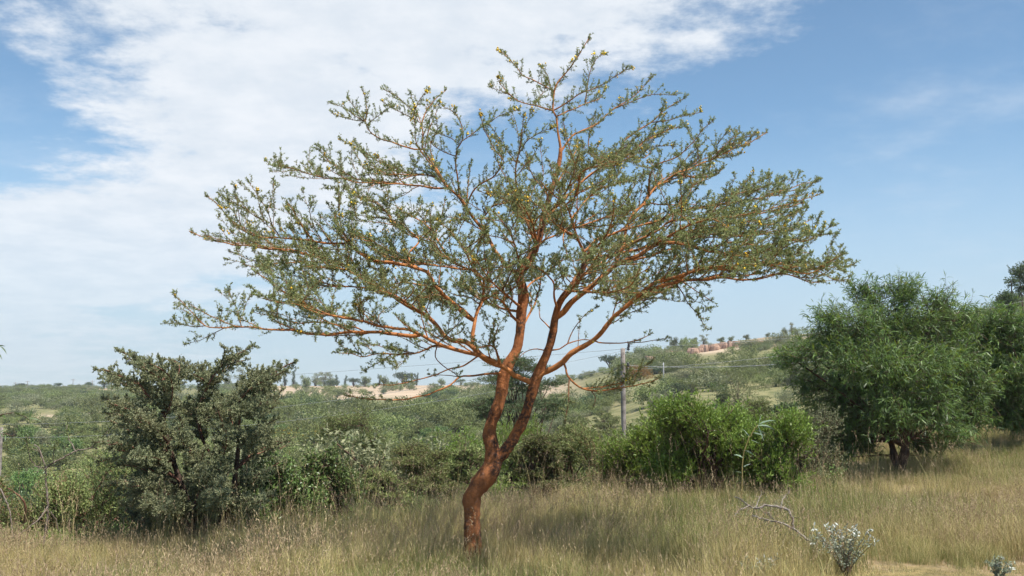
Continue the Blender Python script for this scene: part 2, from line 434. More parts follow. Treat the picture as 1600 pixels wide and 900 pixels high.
ys_ = np.concatenate([np.linspace(-25, 4, 12), np.linspace(4.4, 30, 90), np.geomspace(30.6, 520, 190), np.geomspace(560, 9000, 14)])
ts_ = np.sinh(np.linspace(-1, 1, 361) * 1.6) / math.sinh(1.6) * 1.9
YY, TT = np.meshgrid(ys_, ts_, indexing='ij')
XX = TT * (np.maximum(YY, -10) + 26.0)
ZZ = terrain(XX, YY)
g = Geo()
nr, nc = YY.shape
i = np.arange(nr - 1)[:, None] * nc; j = np.arange(nc - 1)[None]
g.add(np.stack([XX, YY, ZZ], -1), np.stack([i + j, i + j + 1, i + nc + j + 1, i + nc + j], -1).reshape(-1, 4))
me = g.mesh('ground', [M['ground']])
UU = 800 + F_PX * XX / np.maximum(YY, 4)
RD = np.interp(UU, RIDGE_U, RIDGE_D)
frac = YY / RD + 0.10 * vnoise(XX * 0.06, YY * 0.04) + 0.05 * vnoise(XX * 0.2, YY * 0.15)
field = smooth(0.56, 0.70, frac) * smooth(380, 450, UU) * (1 - smooth(850, 930, UU))
field = np.maximum(field, smooth(0.86, 0.95, frac) * smooth(100, 135, UU) * (1 - smooth(200, 300, UU)) * 0.9)
field = np.maximum(field, smooth(0.80, 0.88, frac) * smooth(1000, 1120, UU) * (1 - smooth(1350, 1500, UU)) * 0.95)
# a few bare earth scars in the valley
for (px, py, d, rx, ry) in ((50, 655, 190, 14, 10), (132, 648, 200, 6, 10), (30, 722, 75, 4.5, 5), (410, 680, 120, 7, 10), (900, 617, 140, 4, 6)):
    c = P(px, py, d)
    field = np.maximum(field, 1.0 * np.exp(-((XX - c[0]) / rx) ** 2 - ((YY - c[1]) / ry) ** 2))
scrub = smooth(-0.5, 3.0, YY - bank_edge(XX))
a = me.attributes.new('field', 'FLOAT', 'POINT'); a.data.foreach_set('value', field.astype(np.float32).ravel())
a = me.attributes.new('scrub', 'FLOAT', 'POINT'); a.data.foreach_set('value', scrub.astype(np.float32).ravel())
obj('ground', me, None, kind='structure', label='dry grassy bank falling to a scrubby valley and far slopes')

# ------------------------------------------------------------------ trees whose limbs are laid out one by one
def grow_limb(W3, R3, rng, prm, leaf_from, first=False):
    """side shoots and spurs on a limb W3 (n,3) with radius R3; returns twig Geo, leaf anchors/directions, blossom spots, thorns"""
    seg = np.linalg.norm(np.diff(W3, axis=0), axis=1); s = np.concatenate([[0], np.cumsum(seg)]); L = s[-1]
    def at(q): return np.stack([np.interp(q, s, W3[:, k]) for k in range(3)], -1)
    tan = unit(np.gradient(W3, axis=0))
    def tn(q): return unit(np.stack([np.interp(q, s, tan[:, k]) for k in range(3)], -1))
    tw = Geo(); LA = []; LD = []; BL = []; TH = []
    up = np.array([0, 0, 1.0])
    q = np.arange(L * leaf_from, L, prm['gap']) ; q = q + rng.uniform(-0.4, 0.4, len(q)) * prm['gap']
    q = np.clip(q, 0, L)
    ends = np.full(prm.get('tip_shoots', 3), L * 0.985)
    qa = np.concatenate([q, ends]); isend = np.concatenate([np.zeros(len(q)), np.ones(len(ends))])
    k = len(qa)
    p0 = at(qa); t0 = tn(qa)
    rnd = unit(rng.normal(size=(k, 3)) * np.array([1, 1, 0.6]))
    perp = unit(rnd - (rnd * t0).sum(1, keepdims=True) * t0)
    d0 = unit(t0 * np.where(isend, 1.3, prm.get('fwd', 0.55))[:, None] + perp * np.where(isend, 0.40, prm.get('perp', 0.62))[:, None] + up * prm['up'])
    ln = rng.uniform(prm['len'][0], prm['len'][1], k) * np.where(isend, prm.get('tip_len', 0.8), 1.0)
    ln *= np.interp(qa / L, [0, 0.5, 1], [0.9, 1.0, 0.38])
    bend = up * prm['curl'] + prm.get('bendn', 0.25) * rng.normal(size=(k, 3))
    p1 = p0 + d0 * ln[:, None] * 0.5; d1 = unit(d0 + bend * 0.5); p2 = p1 + d1 * ln[:, None] * 0.5
    twigs(tw, p0, p1, p2, prm['tr'], prm['tr'] * 0.45, 1)
    # spurs on the side shoots
    ns = np.maximum(1, (ln / prm['spur_gap']).astype(int)); own = np.repeat(np.arange(k), ns)
    f = rng.uniform(0.12, 1.0, len(own))
    sp = np.where((f < 0.5)[:, None], p0[own] + (p1[own] - p0[own]) * (f * 2)[:, None], p1[own] + (p2[own] - p1[own]) * (f * 2 - 1)[:, None])
    sd = np.where((f < 0.5)[:, None], d0[own], d1[own])
    rnd = unit(rng.normal(size=(len(own), 3))); pr = unit(rnd - (rnd * sd).sum(1, keepdims=True) * sd)
    sdir = unit(sd * 0.6 + pr * 0.75 + up * 0.3)
    sl = rng.uniform(prm['spur'][0], prm['spur'][1], len(own)) * (1.15 - 0.6 * f)
    se = sp + sdir * sl[:, None]
    twigs(tw, sp, (sp + se) / 2 + 0.05 * sl[:, None] * rng.normal(size=(len(own), 3)), se, prm['tr'] * 0.5, prm['tr'] * 0.25, 1)
    # leaf nodes
    def nodes(a, b, c, length, dens, lo=0.08):
        n = np.maximum(1, rng.poisson(length * dens)); o = np.repeat(np.arange(len(a)), n); ff = rng.uniform(lo, 1.0, len(o))
        pt = np.where((ff < 0.5)[:, None], a[o] + (b[o] - a[o]) * (ff * 2)[:, None], b[o] + (c[o] - b[o]) * (ff * 2 - 1)[:, None])
        dr = unit(c - a)[o]
        return pt, dr
    pt, dr = nodes(p0, p1, p2, ln, prm['dens'], 0.15); LA.append(pt); LD.append(dr)
    pt, dr = nodes(sp, (sp + se) / 2, se, sl, prm['dens'] * 1.25); LA.append(pt); LD.append(dr)
    if not first:
        nq = int(L * (1 - leaf_from) * prm['dens'] * 0.55); qq = rng.uniform(leaf_from * L, L, nq); LA.append(at(qq)); LD.append(tn(qq))
    # blossoms near the shoot ends, thorns along the limb
    if prm.get('bloom', 0) > 0:
        pick = rng.random(k) < prm['bloom'] * np.interp(qa / L, [0.4, 1.0], [0.1, 1.0]) * np.where(p2[:, 2] > prm.get('bloom_z', 0), 1, 0.25)
        for ii in np.nonzero(pick)[0]:
            nb = rng.integers(1, 6)
            for _ in range(nb): BL.append(p1[ii] + (p2[ii] - p1[ii]) * rng.uniform(0.0, 1.0) + rng.normal(size=3) * 0.012)
    if prm.get('thorn', 0) > 0:
        nq = int(L * prm['thorn']); qq = rng.uniform(0.03 * L, L, nq); tt = tn(qq); rr = np.interp(qq, s, R3)
        rnd = unit(rng.normal(size=(nq, 3))); pr = unit(rnd - (rnd * tt).sum(1, keepdims=True) * tt)
        TH.append((at(qq) + pr * rr[:, None] * 0.8, pr))
        oo = rng.integers(0, k, int(k * prm['thorn'] * 0.12)); fff = rng.random(len(oo))[:, None]
        rnd = unit(rng.normal(size=(len(oo), 3)))
        TH.append((p0[oo] + (p1[oo] - p0[oo]) * fff, rnd))
    return tw, np.concatenate(LA), np.concatenate(LD), BL, TH

def sub_limbs(W3, R3, rng, prm, leaf_from):
    seg = np.linalg.norm(np.diff(W3, axis=0), axis=1); s = np.concatenate([[0], np.cumsum(seg)]); L = s[-1]
    tan = unit(np.gradient(W3, axis=0)); out = []
    q = np.arange(max(leaf_from * 0.45, 0.06) * L, 0.90 * L, prm['sub_gap']) + rng.uniform(-0.06, 0.06)
    sgn = rng.choice([-1, 1])
    for a in q:
        a = min(max(a, 0), L); p = np.array([np.interp(a, s, W3[:, k]) for k in range(3)]); t = unit(np.array([np.interp(a, s, tan[:, k]) for k in range(3)]))
        r = rng.normal(size=3) * np.array([1, 1, 0.22]); r = unit(r - r.dot(t) * t) ; sgn = -sgn
        d = unit(t * 0.85 + r * 0.62 + np.array([0, 0, prm.get('sub_up', 0.22)]))
        ln = min(rng.uniform(*prm['sub_len']), 0.62 * (L - a) + 0.10); n = 6
        pts = [p]; dd = d
        for k in range(n):
            dd = unit(dd + rng.normal(size=3) * 0.13 + np.array([0, 0, 0.05])); pts.append(pts[-1] + dd * ln / n)
        r0 = min(0.0066, 0.7 * float(np.interp(a, s, R3))) * (0.6 + ln)
        out.append((np.array(pts), np.linspace(r0, r0 * 0.4, n + 1)))
    return out

def add_leaves(geo, LA, LD, rng, prm):
    kk = prm.get('per_node', 2)
    A = np.repeat(LA, kk, 0); D = np.repeat(LD, kk, 0)
    r = unit(rng.normal(size=(len(A), 3)))
    dirs = unit(D * prm.get('lfwd', 0.45) + r * 0.9 + np.array([0, 0, prm.get('lup', 0.25)]))
    ln = rng.uniform(prm['leaf'][0], prm['leaf'][1], len(A))
    if prm.get('long'): long_leaves(geo, A, dirs, ln, ln * prm['lw'], rng, 0, prm.get('droop', 0.5))
    else: leaf_quads(geo, A, dirs, ln, ln * prm['lw'], rng, 0)

OCT_V = np.array([[1, 0, 0], [-1, 0, 0], [0, 1, 0], [0, -1, 0], [0, 0, 1], [0, 0, -1]], float)
OCT_F = np.array([[0, 2, 4], [2, 1, 4], [1, 3, 4], [3, 0, 4], [2, 0, 5], [1, 2, 5], [3, 1, 5], [0, 3, 5]])
def balls(geo, pts, r, rng, m=0):
    if not len(pts): return
    pts = np.asarray(pts); k = len(pts); rr = rng.uniform(0.7, 1.1, k) * r
    V = pts[:, None] + OCT_V[None] * rr[:, None, None]
    V2 = (pts[:, None] + unit(np.array([[1, 1, 1], [-1, 1, 1], [1, -1, 1], [-1, -1, 1], [1, 1, -1], [-1, 1, -1], [1, -1, -1], [-1, -1, -1.]]))[None] * rr[:, None, None])
    T = (OCT_F[None] + (np.arange(k) * 6)[:, None, None]).reshape(-1, 3)
    geo.add(V.reshape(-1, 3), None, T, m)

def traced_tree(name, label, cat, limbs, Y0, base_px, prm, mats, seed, trunk_names=('trunk',), group=None, sides=8):
    """limbs: (kind, [(px, py)...], r0, r1 in photo pixels, depth change in m at the end, leaf_from)"""
    rng = np.random.default_rng(seed)
    base = P(base_px[0], base_px[1], Y0); base[2] = hz(base[0], Y0)
    root = thing(name, label, cat, base, group)
    known_px = []; known_d = []; known_w = []
    trunk_geo = Geo()
    for li, lb in enumerate(limbs):
        kind, pts, r0, r1, dd, lf = lb[:6]
        pts = np.asarray(pts, float)
        if known_px:
            kp = np.concatenate(known_px); kd = np.concatenate(known_d)
            dist = np.linalg.norm(kp - pts[0], axis=1); jn = int(np.argmin(dist))
            d_start = kd[jn]
            if dist[jn] < 26 and dist[jn] > 0.5: pts = np.vstack([kp[jn], pts if dist[jn] > 8 else pts[1:]])
        else: d_start = 0.0
        cum = np.concatenate([[0], np.cumsum(np.linalg.norm(np.diff(pts, axis=0), axis=1))]); cum /= cum[-1]
        dep = d_start + dd * cum ** 1.1
        rad = r0 + (r1 - r0) * cum ** 0.8 if len(lb) < 7 else np.interp(np.arange(len(pts)), np.arange(len(lb[6])), lb[6])
        rows = resample(np.column_stack([pts, np.zeros(len(pts)), dep, rad]), 7.0)
        px = rows[:, :2]; n = len(rows)
        wob = prm.get('wobble', 1.0)
        if kind != 'trunk': px = px + wob * np.column_stack([np.convolve(rng.normal(size=n), [.25, .5, .25], 'same'), np.convolve(rng.normal(size=n), [.25, .5, .25], 'same')]) * np.linspace(0, 1, n)[:, None] ** 0.3
        dw = rows[:, 3] + (0 if kind == 'trunk' else 0.02 * np.convolve(rng.normal(size=n), [.25, .5, .25], 'same'))
        W3 = np.array([P(a[0], a[1], Y0 + d) for a, d in zip(px, dw)])
        R3 = np.maximum(rows[:, 4] * (1.0 if kind == 'trunk' else prm.get('thin', 1.0)), 0.3) * (Y0 + dw) / F_PX
        known_px.append(rows[:, :2]); known_d.append(rows[:, 3])
        if kind == 'trunk':
            if li == 0: W3[0, 2] = min(W3[0, 2], base[2] - 0.15)
            tube(trunk_geo, W3, R3, 14, 0, 0.16, li * 1.7 + 0.3)
            continue
        bg_ = Geo(); tube(bg_, W3, R3, sides if r0 > 3 else 5, 1 if r0 < 1.45 else 0, 0.10, li * 2.1)
        lp = prm
        if prm.get('sub_gap') and pts[:, 1].mean() < 262:     # open upper limbs: single spiky shoots, more bloom
            lp = dict(prm, sub_gap=None, gap=0.040, len=(0.05, 0.20), bloom=0.26)
        tw, LA, LD, BL, TH = grow_limb(W3, R3, rng, lp, lf)
        bg_.merge(tw)
        if lp.get('sub_gap') and lf < 0.62:
            LA, LD, BL, TH = [LA], [LD], list(BL), list(TH)
            for sp_, sr_ in sub_limbs(W3, R3, rng, prm, lf):
                tube(bg_, sp_, sr_, 5, 1 if rng.random() < 0.3 else 0)
                a1, a2, a3, a4, a5 = grow_limb(sp_, sr_, rng, dict(prm, gap=prm['gap2']), 0.18)
                bg_.merge(a1); LA.append(a2); LD.append(a3); BL += a4; TH += a5
            LA = np.concatenate(LA); LD = np.concatenate(LD)
        br = obj('branch', bg_.mesh('branch', [mats['bark'], mats['twig']], True, base), root)
        keep = rng.random(len(LA)) < prm.get('keep', 1.0)
        lg = Geo(); add_leaves(lg, LA[keep], LD[keep], rng, prm)
        if not lg.empty(): obj('leaves', lg.mesh('leaves', [mats['leaf']], False, base), br, kind='stuff')
        if BL:
            fg = Geo(); balls(fg, BL, 0.0115, rng); obj('blossoms', fg.mesh('blossoms', [mats['blossom']], True, base), br, kind='stuff')
        if TH:
            tp = np.concatenate([t[0] for t in TH]); td = np.concatenate([t[1] for t in TH]); tl = rng.uniform(0.012, 0.038, len(tp))
            tg = Geo(); S = unit(np.cross(td, rng.normal(size=td.shape))) * 0.0014
            k = len(tp); V = np.stack([tp + S, tp - S, tp + td * tl[:, None]], 1)
            tg.add(V.reshape(-1, 3), None, np.arange(k * 3).reshape(-1, 3)); obj('thorns', tg.mesh('thorns', [M['thorn']], False, base), br, kind='stuff')
    if not trunk_geo.empty(): obj('trunk', trunk_geo.mesh('trunk', [mats['trunk']], True, base), root)
    return root

B = 'branch'; T_ = 'trunk'
ACACIA = [
 (T_, [(739,905),(739,869),(738,822),(737,793),(737,777),(745,763),(762,742),(771,722),(769,702),(765,680),(768,660),(775,643),(782,618),(787,590),(795,568),(808,545),(813,514),(815,488),(818,470),(817,450),(811,430),(826,408),(838,384),(845,360),(850,338),(860,302),(869,275),(875,246),(876,232)],
   0,0,0.35,0, [19,14.5,12.6,12.5,13.8,14.6,14.4,13.6,11,10.6,9.8,9.4,9.2,9.8,9,7.4,7.2,8,8.4,7.4,7.4,6.4,5.8,5.4,5,4.2,3.6,3.2,2.8]),
 (T_, [(772,722),(790,704),(807,677),(818,655),(827,628),(835,601),(845,574),(858,543),(864,517),(869,490),(876,470),(889,454),(904,437),(912,417),(914,400)],
   0,0,-0.35,0, [12,9.6,8.6,7.8,7.6,8.4,7.4,6.4,6,5.6,5.4,5.2,5.0,4.2,3.6]),
 # central leader
 (B, [(876,232),(872,209),(869,182),(864,173),(868,135),(889,109),(907,82),(921,59)],2.8,0.8,0.15,0.12),
 (B, [(869,182),(893,171),(915,162),(938,153),(945,140)],1.6,0.6,0.5,0.1),
 (B, [(867,177),(887,160),(904,147),(924,140),(944,131),(960,120),(978,109)],1.6,0.6,-0.4,0.1),
 (B, [(915,162),(918,135),(922,113),(931,93),(943,84)],1.2,0.5,0.2,0.1),
 (B, [(864,173),(847,168),(833,164),(815,160),(798,149),(784,135),(777,124)],1.7,0.6,-0.5,0.1),
 (B, [(800,150),(785,143),(769,137)],0.9,0.5,-0.1,0.1),
 (B, [(868,141),(849,133),(831,124),(818,118),(807,104),(793,89),(782,80)],1.5,0.6,0.4,0.1),
 (B, [(858,138),(858,124),(849,107)],0.9,0.5,0.1,0.1),
 (B, [(835,166),(844,151),(855,133)],1.0,0.5,0.3,0.1),
 (B, [(877,240),(893,213),(909,204),(924,198),(938,189),(955,173),(978,158),(995,146),(1008,131),(1018,122)],2.4,0.6,0.8,0.15),
 (B, [(960,170),(985,160),(1004,152),(1027,147),(1053,148)],1.2,0.5,0.2,0.1),
 (B, [(919,228),(922,200),(930,178)],1.4,0.6,0.4,0.2),
 # right crown, upper
 (B, [(847,350),(860,333),(873,318),(893,300),(912,282),(930,268),(955,254),(987,239),(1011,219),(1035,208),(1055,199),(1064,200)],3.6,0.7,1.3,0.25),
 (B, [(930,268),(950,256),(964,241),(973,225),(978,217),(998,203),(1018,191),(1033,177),(1049,165),(1069,154)],2.2,0.6,0.2,0.15),
 (B, [(1018,191),(1038,189),(1060,183),(1078,179),(1095,174)],1.2,0.5,0.3,0.1),
 (B, [(960,250),(980,238),(1000,232),(1027,228),(1053,228)],1.3,0.5,-0.4,0.1),
 (B, [(914,400),(909,387),(902,371),(895,349),(889,329),(884,320),(864,304),(849,289),(842,280)],3.4,0.8,-0.9,0.35),
 (B, [(885,321),(898,307),(905,289),(907,273),(920,264),(944,258),(975,251),(1000,237)],2.2,0.6,-0.8,0.2),
 (B, [(893,345),(905,325),(920,309),(938,295),(960,289),(985,280)],1.8,0.6,0.6,0.2),
 (B, [(827,404),(844,380),(864,369),(882,359),(900,354),(915,353),(940,354),(970,350)],2.6,0.7,1.2,0.3),
 (B, [(905,353),(920,349),(944,340),(962,335),(978,333),(1000,325)],1.6,0.6,0.6,0.15),
 # limb to the right
 (B, [(872,497),(880,488),(893,472),(909,459),(927,445),(944,430),(962,414),(980,405),(998,399),(1018,385),(1033,380),(1053,379),(1073,383),(1095,390),(1115,392),(1138,397),(1160,400),(1178,408),(1205,410),(1235,413),(1262,418)],6.4,0.8,-0.7,0.42),
 (B, [(964,412),(968,396),(975,380),(977,366),(982,347),(991,333),(1007,316),(1018,300),(1031,288),(1055,272),(1075,265),(1093,257),(1115,248),(1133,239),(1151,230),(1171,223),(1198,207)],3.4,0.7,0.9,0.25),
 (B, [(1115,248),(1133,232),(1151,219),(1180,210)],1.1,0.5,0.2,0.1),
 (B, [(1014,303),(1014,285),(1020,263),(1033,254),(1053,248),(1071,234),(1084,221),(1098,203),(1115,188)],1.9,0.6,-0.5,0.12),
 (B, [(1020,263),(1000,259),(985,252)],0.9,0.5,-0.2,0.1),
 (B, [(1120,246),(1120,228),(1128,216),(1135,208)],0.9,0.5,-0.1,0.1),
 (B, [(1093,257),(1089,230),(1080,212),(1067,192)],1.0,0.5,0.3,0.1),
 (B, [(1107,390),(1124,383),(1147,379),(1169,381),(1189,385),(1204,383),(1220,378),(1238,376),(1262,376),(1277,367),(1295,366)],2.2,0.6,-0.6,0.1),
 (B, [(918,408),(935,402),(951,399),(975,394),(998,390),(1015,384),(1042,378),(1070,368),(1095,357),(1124,357),(1147,354),(1169,353),(1194,350),(1222,342),(1247,329)],3.2,0.7,1.2,0.35),
 (B, [(912,395),(918,389),(931,375),(953,367),(973,360),(1000,352),(1031,344),(1060,330),(1102,323),(1133,318),(1160,314),(1189,308),(1213,301),(1238,294),(1257,286),(1277,284)],2.9,0.6,0.5,0.3),
 (B, [(966,408),(975,386),(998,375),(1015,367),(1031,358),(1049,345),(1090,342),(1127,341),(1155,337),(1184,331),(1220,322),(1250,313),(1287,301)],2.6,0.6,-0.9,0.3),
 (B, [(1049,345),(1060,320),(1072,300),(1090,285),(1110,278)],1.4,0.5,0.5,0.1),
 (B, [(1133,318),(1150,300),(1165,292),(1185,284)],1.1,0.5,0.3,0.1),
 (B, [(1160,314),(1185,296),(1212,284)],1.1,0.5,-0.3,0.1),
 (B, [(1060,372),(1085,362),(1110,366),(1140,368),(1175,366),(1215,360),(1250,350),(1268,342)],1.6,0.6,0.9,0.1),
 # lowest limb on the right
 (B, [(838,592),(848,583),(862,577),(880,565),(893,552),(909,543),(927,532),(940,519),(951,505),(962,492),(980,477),(993,465),(1007,454),(1020,444),(1040,437),(1060,432),(1084,423),(1104,417),(1133,421),(1160,417),(1200,414),(1235,422),(1262,428),(1290,415)],6.6,0.7,-1.3,0.60),
 (B, [(993,465),(1004,462),(1029,448),(1055,441),(1075,437),(1100,437),(1122,433),(1153,437),(1189,435),(1218,428),(1240,432),(1262,440),(1280,442)],4.2,0.7,-0.5,0.30),
 (B, [(1218,428),(1250,424),(1275,420),(1300,408),(1318,396)],1.2,0.5,0.4,0.05),
 (B, [(1240,432),(1270,434),(1290,426),(1308,410)],1.1,0.5,-0.3,0.05),
 (B, [(1058,445),(1067,459),(1075,474),(1089,489),(1098,503),(1105,513)],1.2,0.6,-0.2,0.1),
 (B, [(1020,446),(1030,425),(1045,410),(1062,402)],1.2,0.5,0.7,0.1),
 (B, [(1084,423),(1108,408),(1135,408),(1165,395),(1200,392),(1240,396),(1270,395)],1.6,0.6,0.8,0.1),
 (B, [(1073,383),(1090,372),(1120,372),(1150,366)],1.4,0.5,-0.5,0.1),
 (B, [(927,532),(936,535),(953,537),(975,535),(995,532),(1013,524)],1.6,0.7,-0.2,0.62),
 (B, [(980,535),(1000,535),(1020,532),(1040,529)],1.1,0.5,0.1,0.72),
 (B, [(882,566),(884,576),(887,587),(904,604),(931,611),(962,607),(984,604),(1011,598),(1031,591)],2.4,0.7,-0.5,0.45),
 (B, [(925,610),(931,620),(929,631)],1.1,0.6,-0.05,0.9),
 (B, [(930,607),(950,601),(984,600)],1.0,0.5,0.2,0.3),
 (B, [(958,496),(964,470),(975,452),(985,443)],1.4,0.6,0.3,0.3),
 (B, [(964,475),(980,463),(995,448),(1005,436)],1.1,0.5,-0.2,0.3),
 # bare twigs between the stems
 (B, [(860,516),(852,505),(844,497),(842,482)],1.8,0.6,0.3,0.85),
 (B, [(860,548),(875,545),(887,537),(909,530),(925,532)],1.8,0.8,-0.2,0.9),
 (B, [(884,538),(892,524),(900,510),(910,496),(920,487),(929,483)],1.4,0.5,0.2,0.7),
 (B, [(902,541),(904,522),(907,505)],1.0,0.5,0.3,0.8),
 (B, [(858,548),(840,545),(822,550),(808,562)],1.5,0.6,-0.3,0.8),
 # left limbs
 (B, [(826,596),(812,590),(804,586),(791,576),(782,571),(764,561),(749,555),(735,552),(707,545),(684,537),(662,526),(638,515),(615,512),(590,509),(569,502),(549,498),(531,495),(515,492),(502,487),(491,482),(475,473),(457,463),(438,453),(420,438),(396,422)],5.4,0.8,-1.5,0.42),
 (B, [(655,526),(642,525),(615,522),(593,519),(571,519),(549,519),(527,521),(505,523),(480,521),(460,516),(442,515),(415,515),(393,512),(371,511),(353,512),(333,512),(322,509),(311,500),(300,489),(287,475),(270,461)],4.0,0.6,-0.4,0.25),
 (B, [(322,508),(304,511),(290,508),(273,502)],0.9,0.5,0.1,0.05),
 (B, [(375,510),(372,496),(371,484),(365,470),(358,458)],1.1,0.5,0.2,0.05),
 (B, [(344,511),(344,498),(346,487)],0.8,0.5,-0.1,0.05),
 (B, [(570,516),(553,511),(527,508),(509,504),(482,504),(460,504),(438,497),(415,492),(395,488)],1.8,0.6,0.7,0.15),
 (B, [(480,476),(465,462),(455,445),(440,436),(420,428)],1.3,0.5,0.5,0.05),
 (B, [(502,487),(480,480),(455,474),(430,472),(405,464)],1.3,0.5,-0.4,0.1),
 (B, [(516,492),(500,470),(490,455),(470,445)],1.2,0.5,0.4,0.1),
 (B, [(569,502),(560,486),(563,472),(575,466)],1.3,0.6,-0.3,0.1),
 (B, [(590,508),(592,492),(600,484)],1.1,0.5,0.2,0.1),
 (B, [(780,570),(758,561),(742,545),(727,534),(704,531),(691,521),(682,508),(671,497),(658,488),(644,482),(629,473),(615,463),(602,453),(593,447),(580,439),(564,431),(549,424),(533,413),(507,405),(480,398),(460,394),(438,391),(415,388),(389,384),(367,382),(336,376),(318,371),(295,362)],6.0,0.7,0.9,0.50),
 (B, [(533,413),(507,410),(480,409),(460,407),(427,406),(393,408),(378,400),(358,393)],1.8,0.6,0.3,0.1),
 (B, [(600,450),(590,448),(567,450),(544,448),(522,448),(509,447),(493,442),(478,435),(460,431),(440,420)],2.0,0.6,-0.5,0.1),
 (B, [(602,452),(604,440),(600,430),(590,420),(575,416)],1.4,0.6,0.3,0.2),
 # stem with the fork in mid crown
 (B, [(752,560),(742,548),(738,539),(740,514),(742,501),(747,483),(754,470),(755,450),(755,436),(742,425),(729,421),(715,414),(700,405),(689,397),(678,381),(664,376),(650,370),(630,365)],4.6,0.9,0.9,0.45),
 (B, [(742,503),(729,494),(715,481),(704,470),(691,459),(680,447),(675,437),(667,425),(653,419),(644,417),(620,412),(602,409),(584,407),(571,400),(558,391),(547,382),(535,381),(504,379),(482,375),(460,373),(438,372),(404,371),(384,362),(367,351),(353,335),(342,322),(322,306)],4.6,0.6,-0.6,0.38),
 (B, [(384,362),(372,345),(365,330),(358,320)],0.9,0.5,0.2,0.05),
 (B, [(547,382),(533,369),(527,351),(524,335),(531,324),(527,298)],1.6,0.5,0.4,0.1),
 (B, [(545,380),(547,369),(551,358),(558,351),(555,333),(553,320)],1.4,0.5,-0.4,0.15),
 (B, [(482,375),(470,352),(455,335),(445,325)],1.1,0.5,0.3,0.08),
 (B, [(438,372),(425,350),(418,330),(405,308),(390,287)],1.2,0.5,0.2,0.08),
 (B, [(425,352),(400,338),(380,325),(358,312)],1.0,0.5,-0.3,0.08),
 (B, [(504,379),(490,352),(484,330),(490,312)],1.1,0.5,-0.4,0.08),
 (B, [(682,448),(673,448),(655,445),(638,442),(620,443),(606,446)],2.2,0.9,-0.2,0.35),
 (B, [(644,417),(638,400),(644,389),(655,378),(648,368),(638,360),(624,352),(613,344),(604,331),(593,320),(584,313),(567,310),(553,298),(540,292)],2.2,0.6,0.9,0.25),
 (B, [(653,378),(662,370),(673,359),(690,350),(705,345)],1.4,0.6,-0.4,0.2),
 (B, [(640,362),(620,345),(590,340),(560,336)],1.3,0.5,-0.6,0.15),
 (B, [(604,331),(606,312),(603,295),(590,285)],1.0,0.5,0.3,0.1),
 (B, [(730,421),(715,420),(684,415),(662,412),(651,411),(624,405),(600,395),(575,385)],2.0,0.6,-0.7,0.25),
 (B, [(754,436),(760,430),(767,421),(782,417),(800,412)],1.6,0.9,-0.2,0.4),
 (B, [(754,472),(773,459),(784,450),(800,441),(818,430)],2.2,1.0,-0.3,0.5),
 (B, [(752,474),(735,465),(720,463),(707,459),(690,452)],1.4,0.6,-0.3,0.3),
 # limb up to the left
 (B, [(809,430),(791,417),(782,403),(773,391),(765,375),(755,359),(742,343),(731,328),(722,312),(702,294),(691,278),(675,255),(664,238),(660,227),(661,207),(660,189),(669,169),(682,153),(698,139)],4.6,0.6,0.7,0.40),
 (B, [(700,296),(680,294),(658,291),(633,288),(604,284),(571,281),(553,278),(535,267),(515,253),(500,236)],2.2,0.5,-0.5,0.08),
 (B, [(553,279),(527,279),(504,277),(482,271),(460,263),(437,260)],1.1,0.5,0.2,0.05),
 (B, [(702,291),(684,278),(662,273),(638,271),(615,267),(593,264),(578,255),(567,240)],1.7,0.5,0.8,0.1),
 (B, [(640,268),(615,260),(593,253),(575,242),(555,231),(533,219)],1.2,0.5,0.4,0.05),
 (B, [(661,234),(647,233),(629,228),(611,222),(587,213),(575,202),(571,189),(574,173),(571,155),(566,142)],1.9,0.5,0.3,0.12),
 (B, [(571,189),(558,173),(544,155)],0.9,0.5,0.2,0.05),
 (B, [(570,190),(555,181),(538,169),(520,162)],0.9,0.5,-0.2,0.05),
 (B, [(572,192),(549,187),(522,179)],0.9,0.5,0.3,0.05),
 (B, [(573,195),(580,189),(598,175),(613,167)],0.9,0.5,-0.3,0.05),
 (B, [(660,195),(653,189),(638,182),(615,169),(598,159)],1.0,0.5,0.3,0.1),
 (B, [(655,188),(647,175),(629,158),(613,147),(600,139)],0.9,0.5,-0.3,0.1),
 (B, [(718,305),(716,289),(714,269),(712,244),(715,231),(722,220),(724,211),(718,189),(709,175),(693,167)],2.0,0.6,-0.4,0.12),
 (B, [(712,246),(689,235),(675,224),(677,213),(684,200),(682,188)],1.2,0.5,-0.4,0.1),
 (B, [(717,227),(704,215),(689,211),(678,205)],1.0,0.5,0.3,0.1),
 (B, [(723,218),(738,209),(751,200),(771,187),(782,180),(811,172)],1.2,0.5,0.3,0.08),
 (B, [(727,322),(738,301),(751,288),(769,278),(782,262),(787,253),(771,231),(762,213),(755,200),(751,180)],2.0,0.6,-0.8,0.15),
 (B, [(784,258),(784,240),(782,224),(770,215)],1.0,0.5,0.3,0.1),
 (B, [(838,384),(822,345),(811,318),(806,290),(806,265),(809,247),(813,227),(815,202),(818,182)],2.8,0.6,-1.2,0.25),
 (B, [(810,243),(822,222),(833,213),(847,204),(860,201)],1.2,0.5,-0.2,0.08),
 (B, [(858,310),(840,285),(826,264),(813,255),(800,250)],1.5,0.6,0.6,0.2),
 (B, [(751,366),(752,346),(760,334),(771,321),(791,317),(813,313),(829,310)],1.9,0.6,-0.6,0.15),
 (B, [(758,336),(753,323),(760,310),(765,292)],1.1,0.5,-0.2,0.1),
 # short orange stubs and inner limbs
 (B, [(782,572),(777,554),(771,541),(760,541),(745,545)],3.4,1.0,-0.5,0.6),
 (B, [(771,543),(773,528),(778,510)],1.6,0.7,-0.2,0.5),
 (B, [(812,505),(800,494),(793,481),(780,468),(765,462)],3.2,1.2,-0.6,0.5),
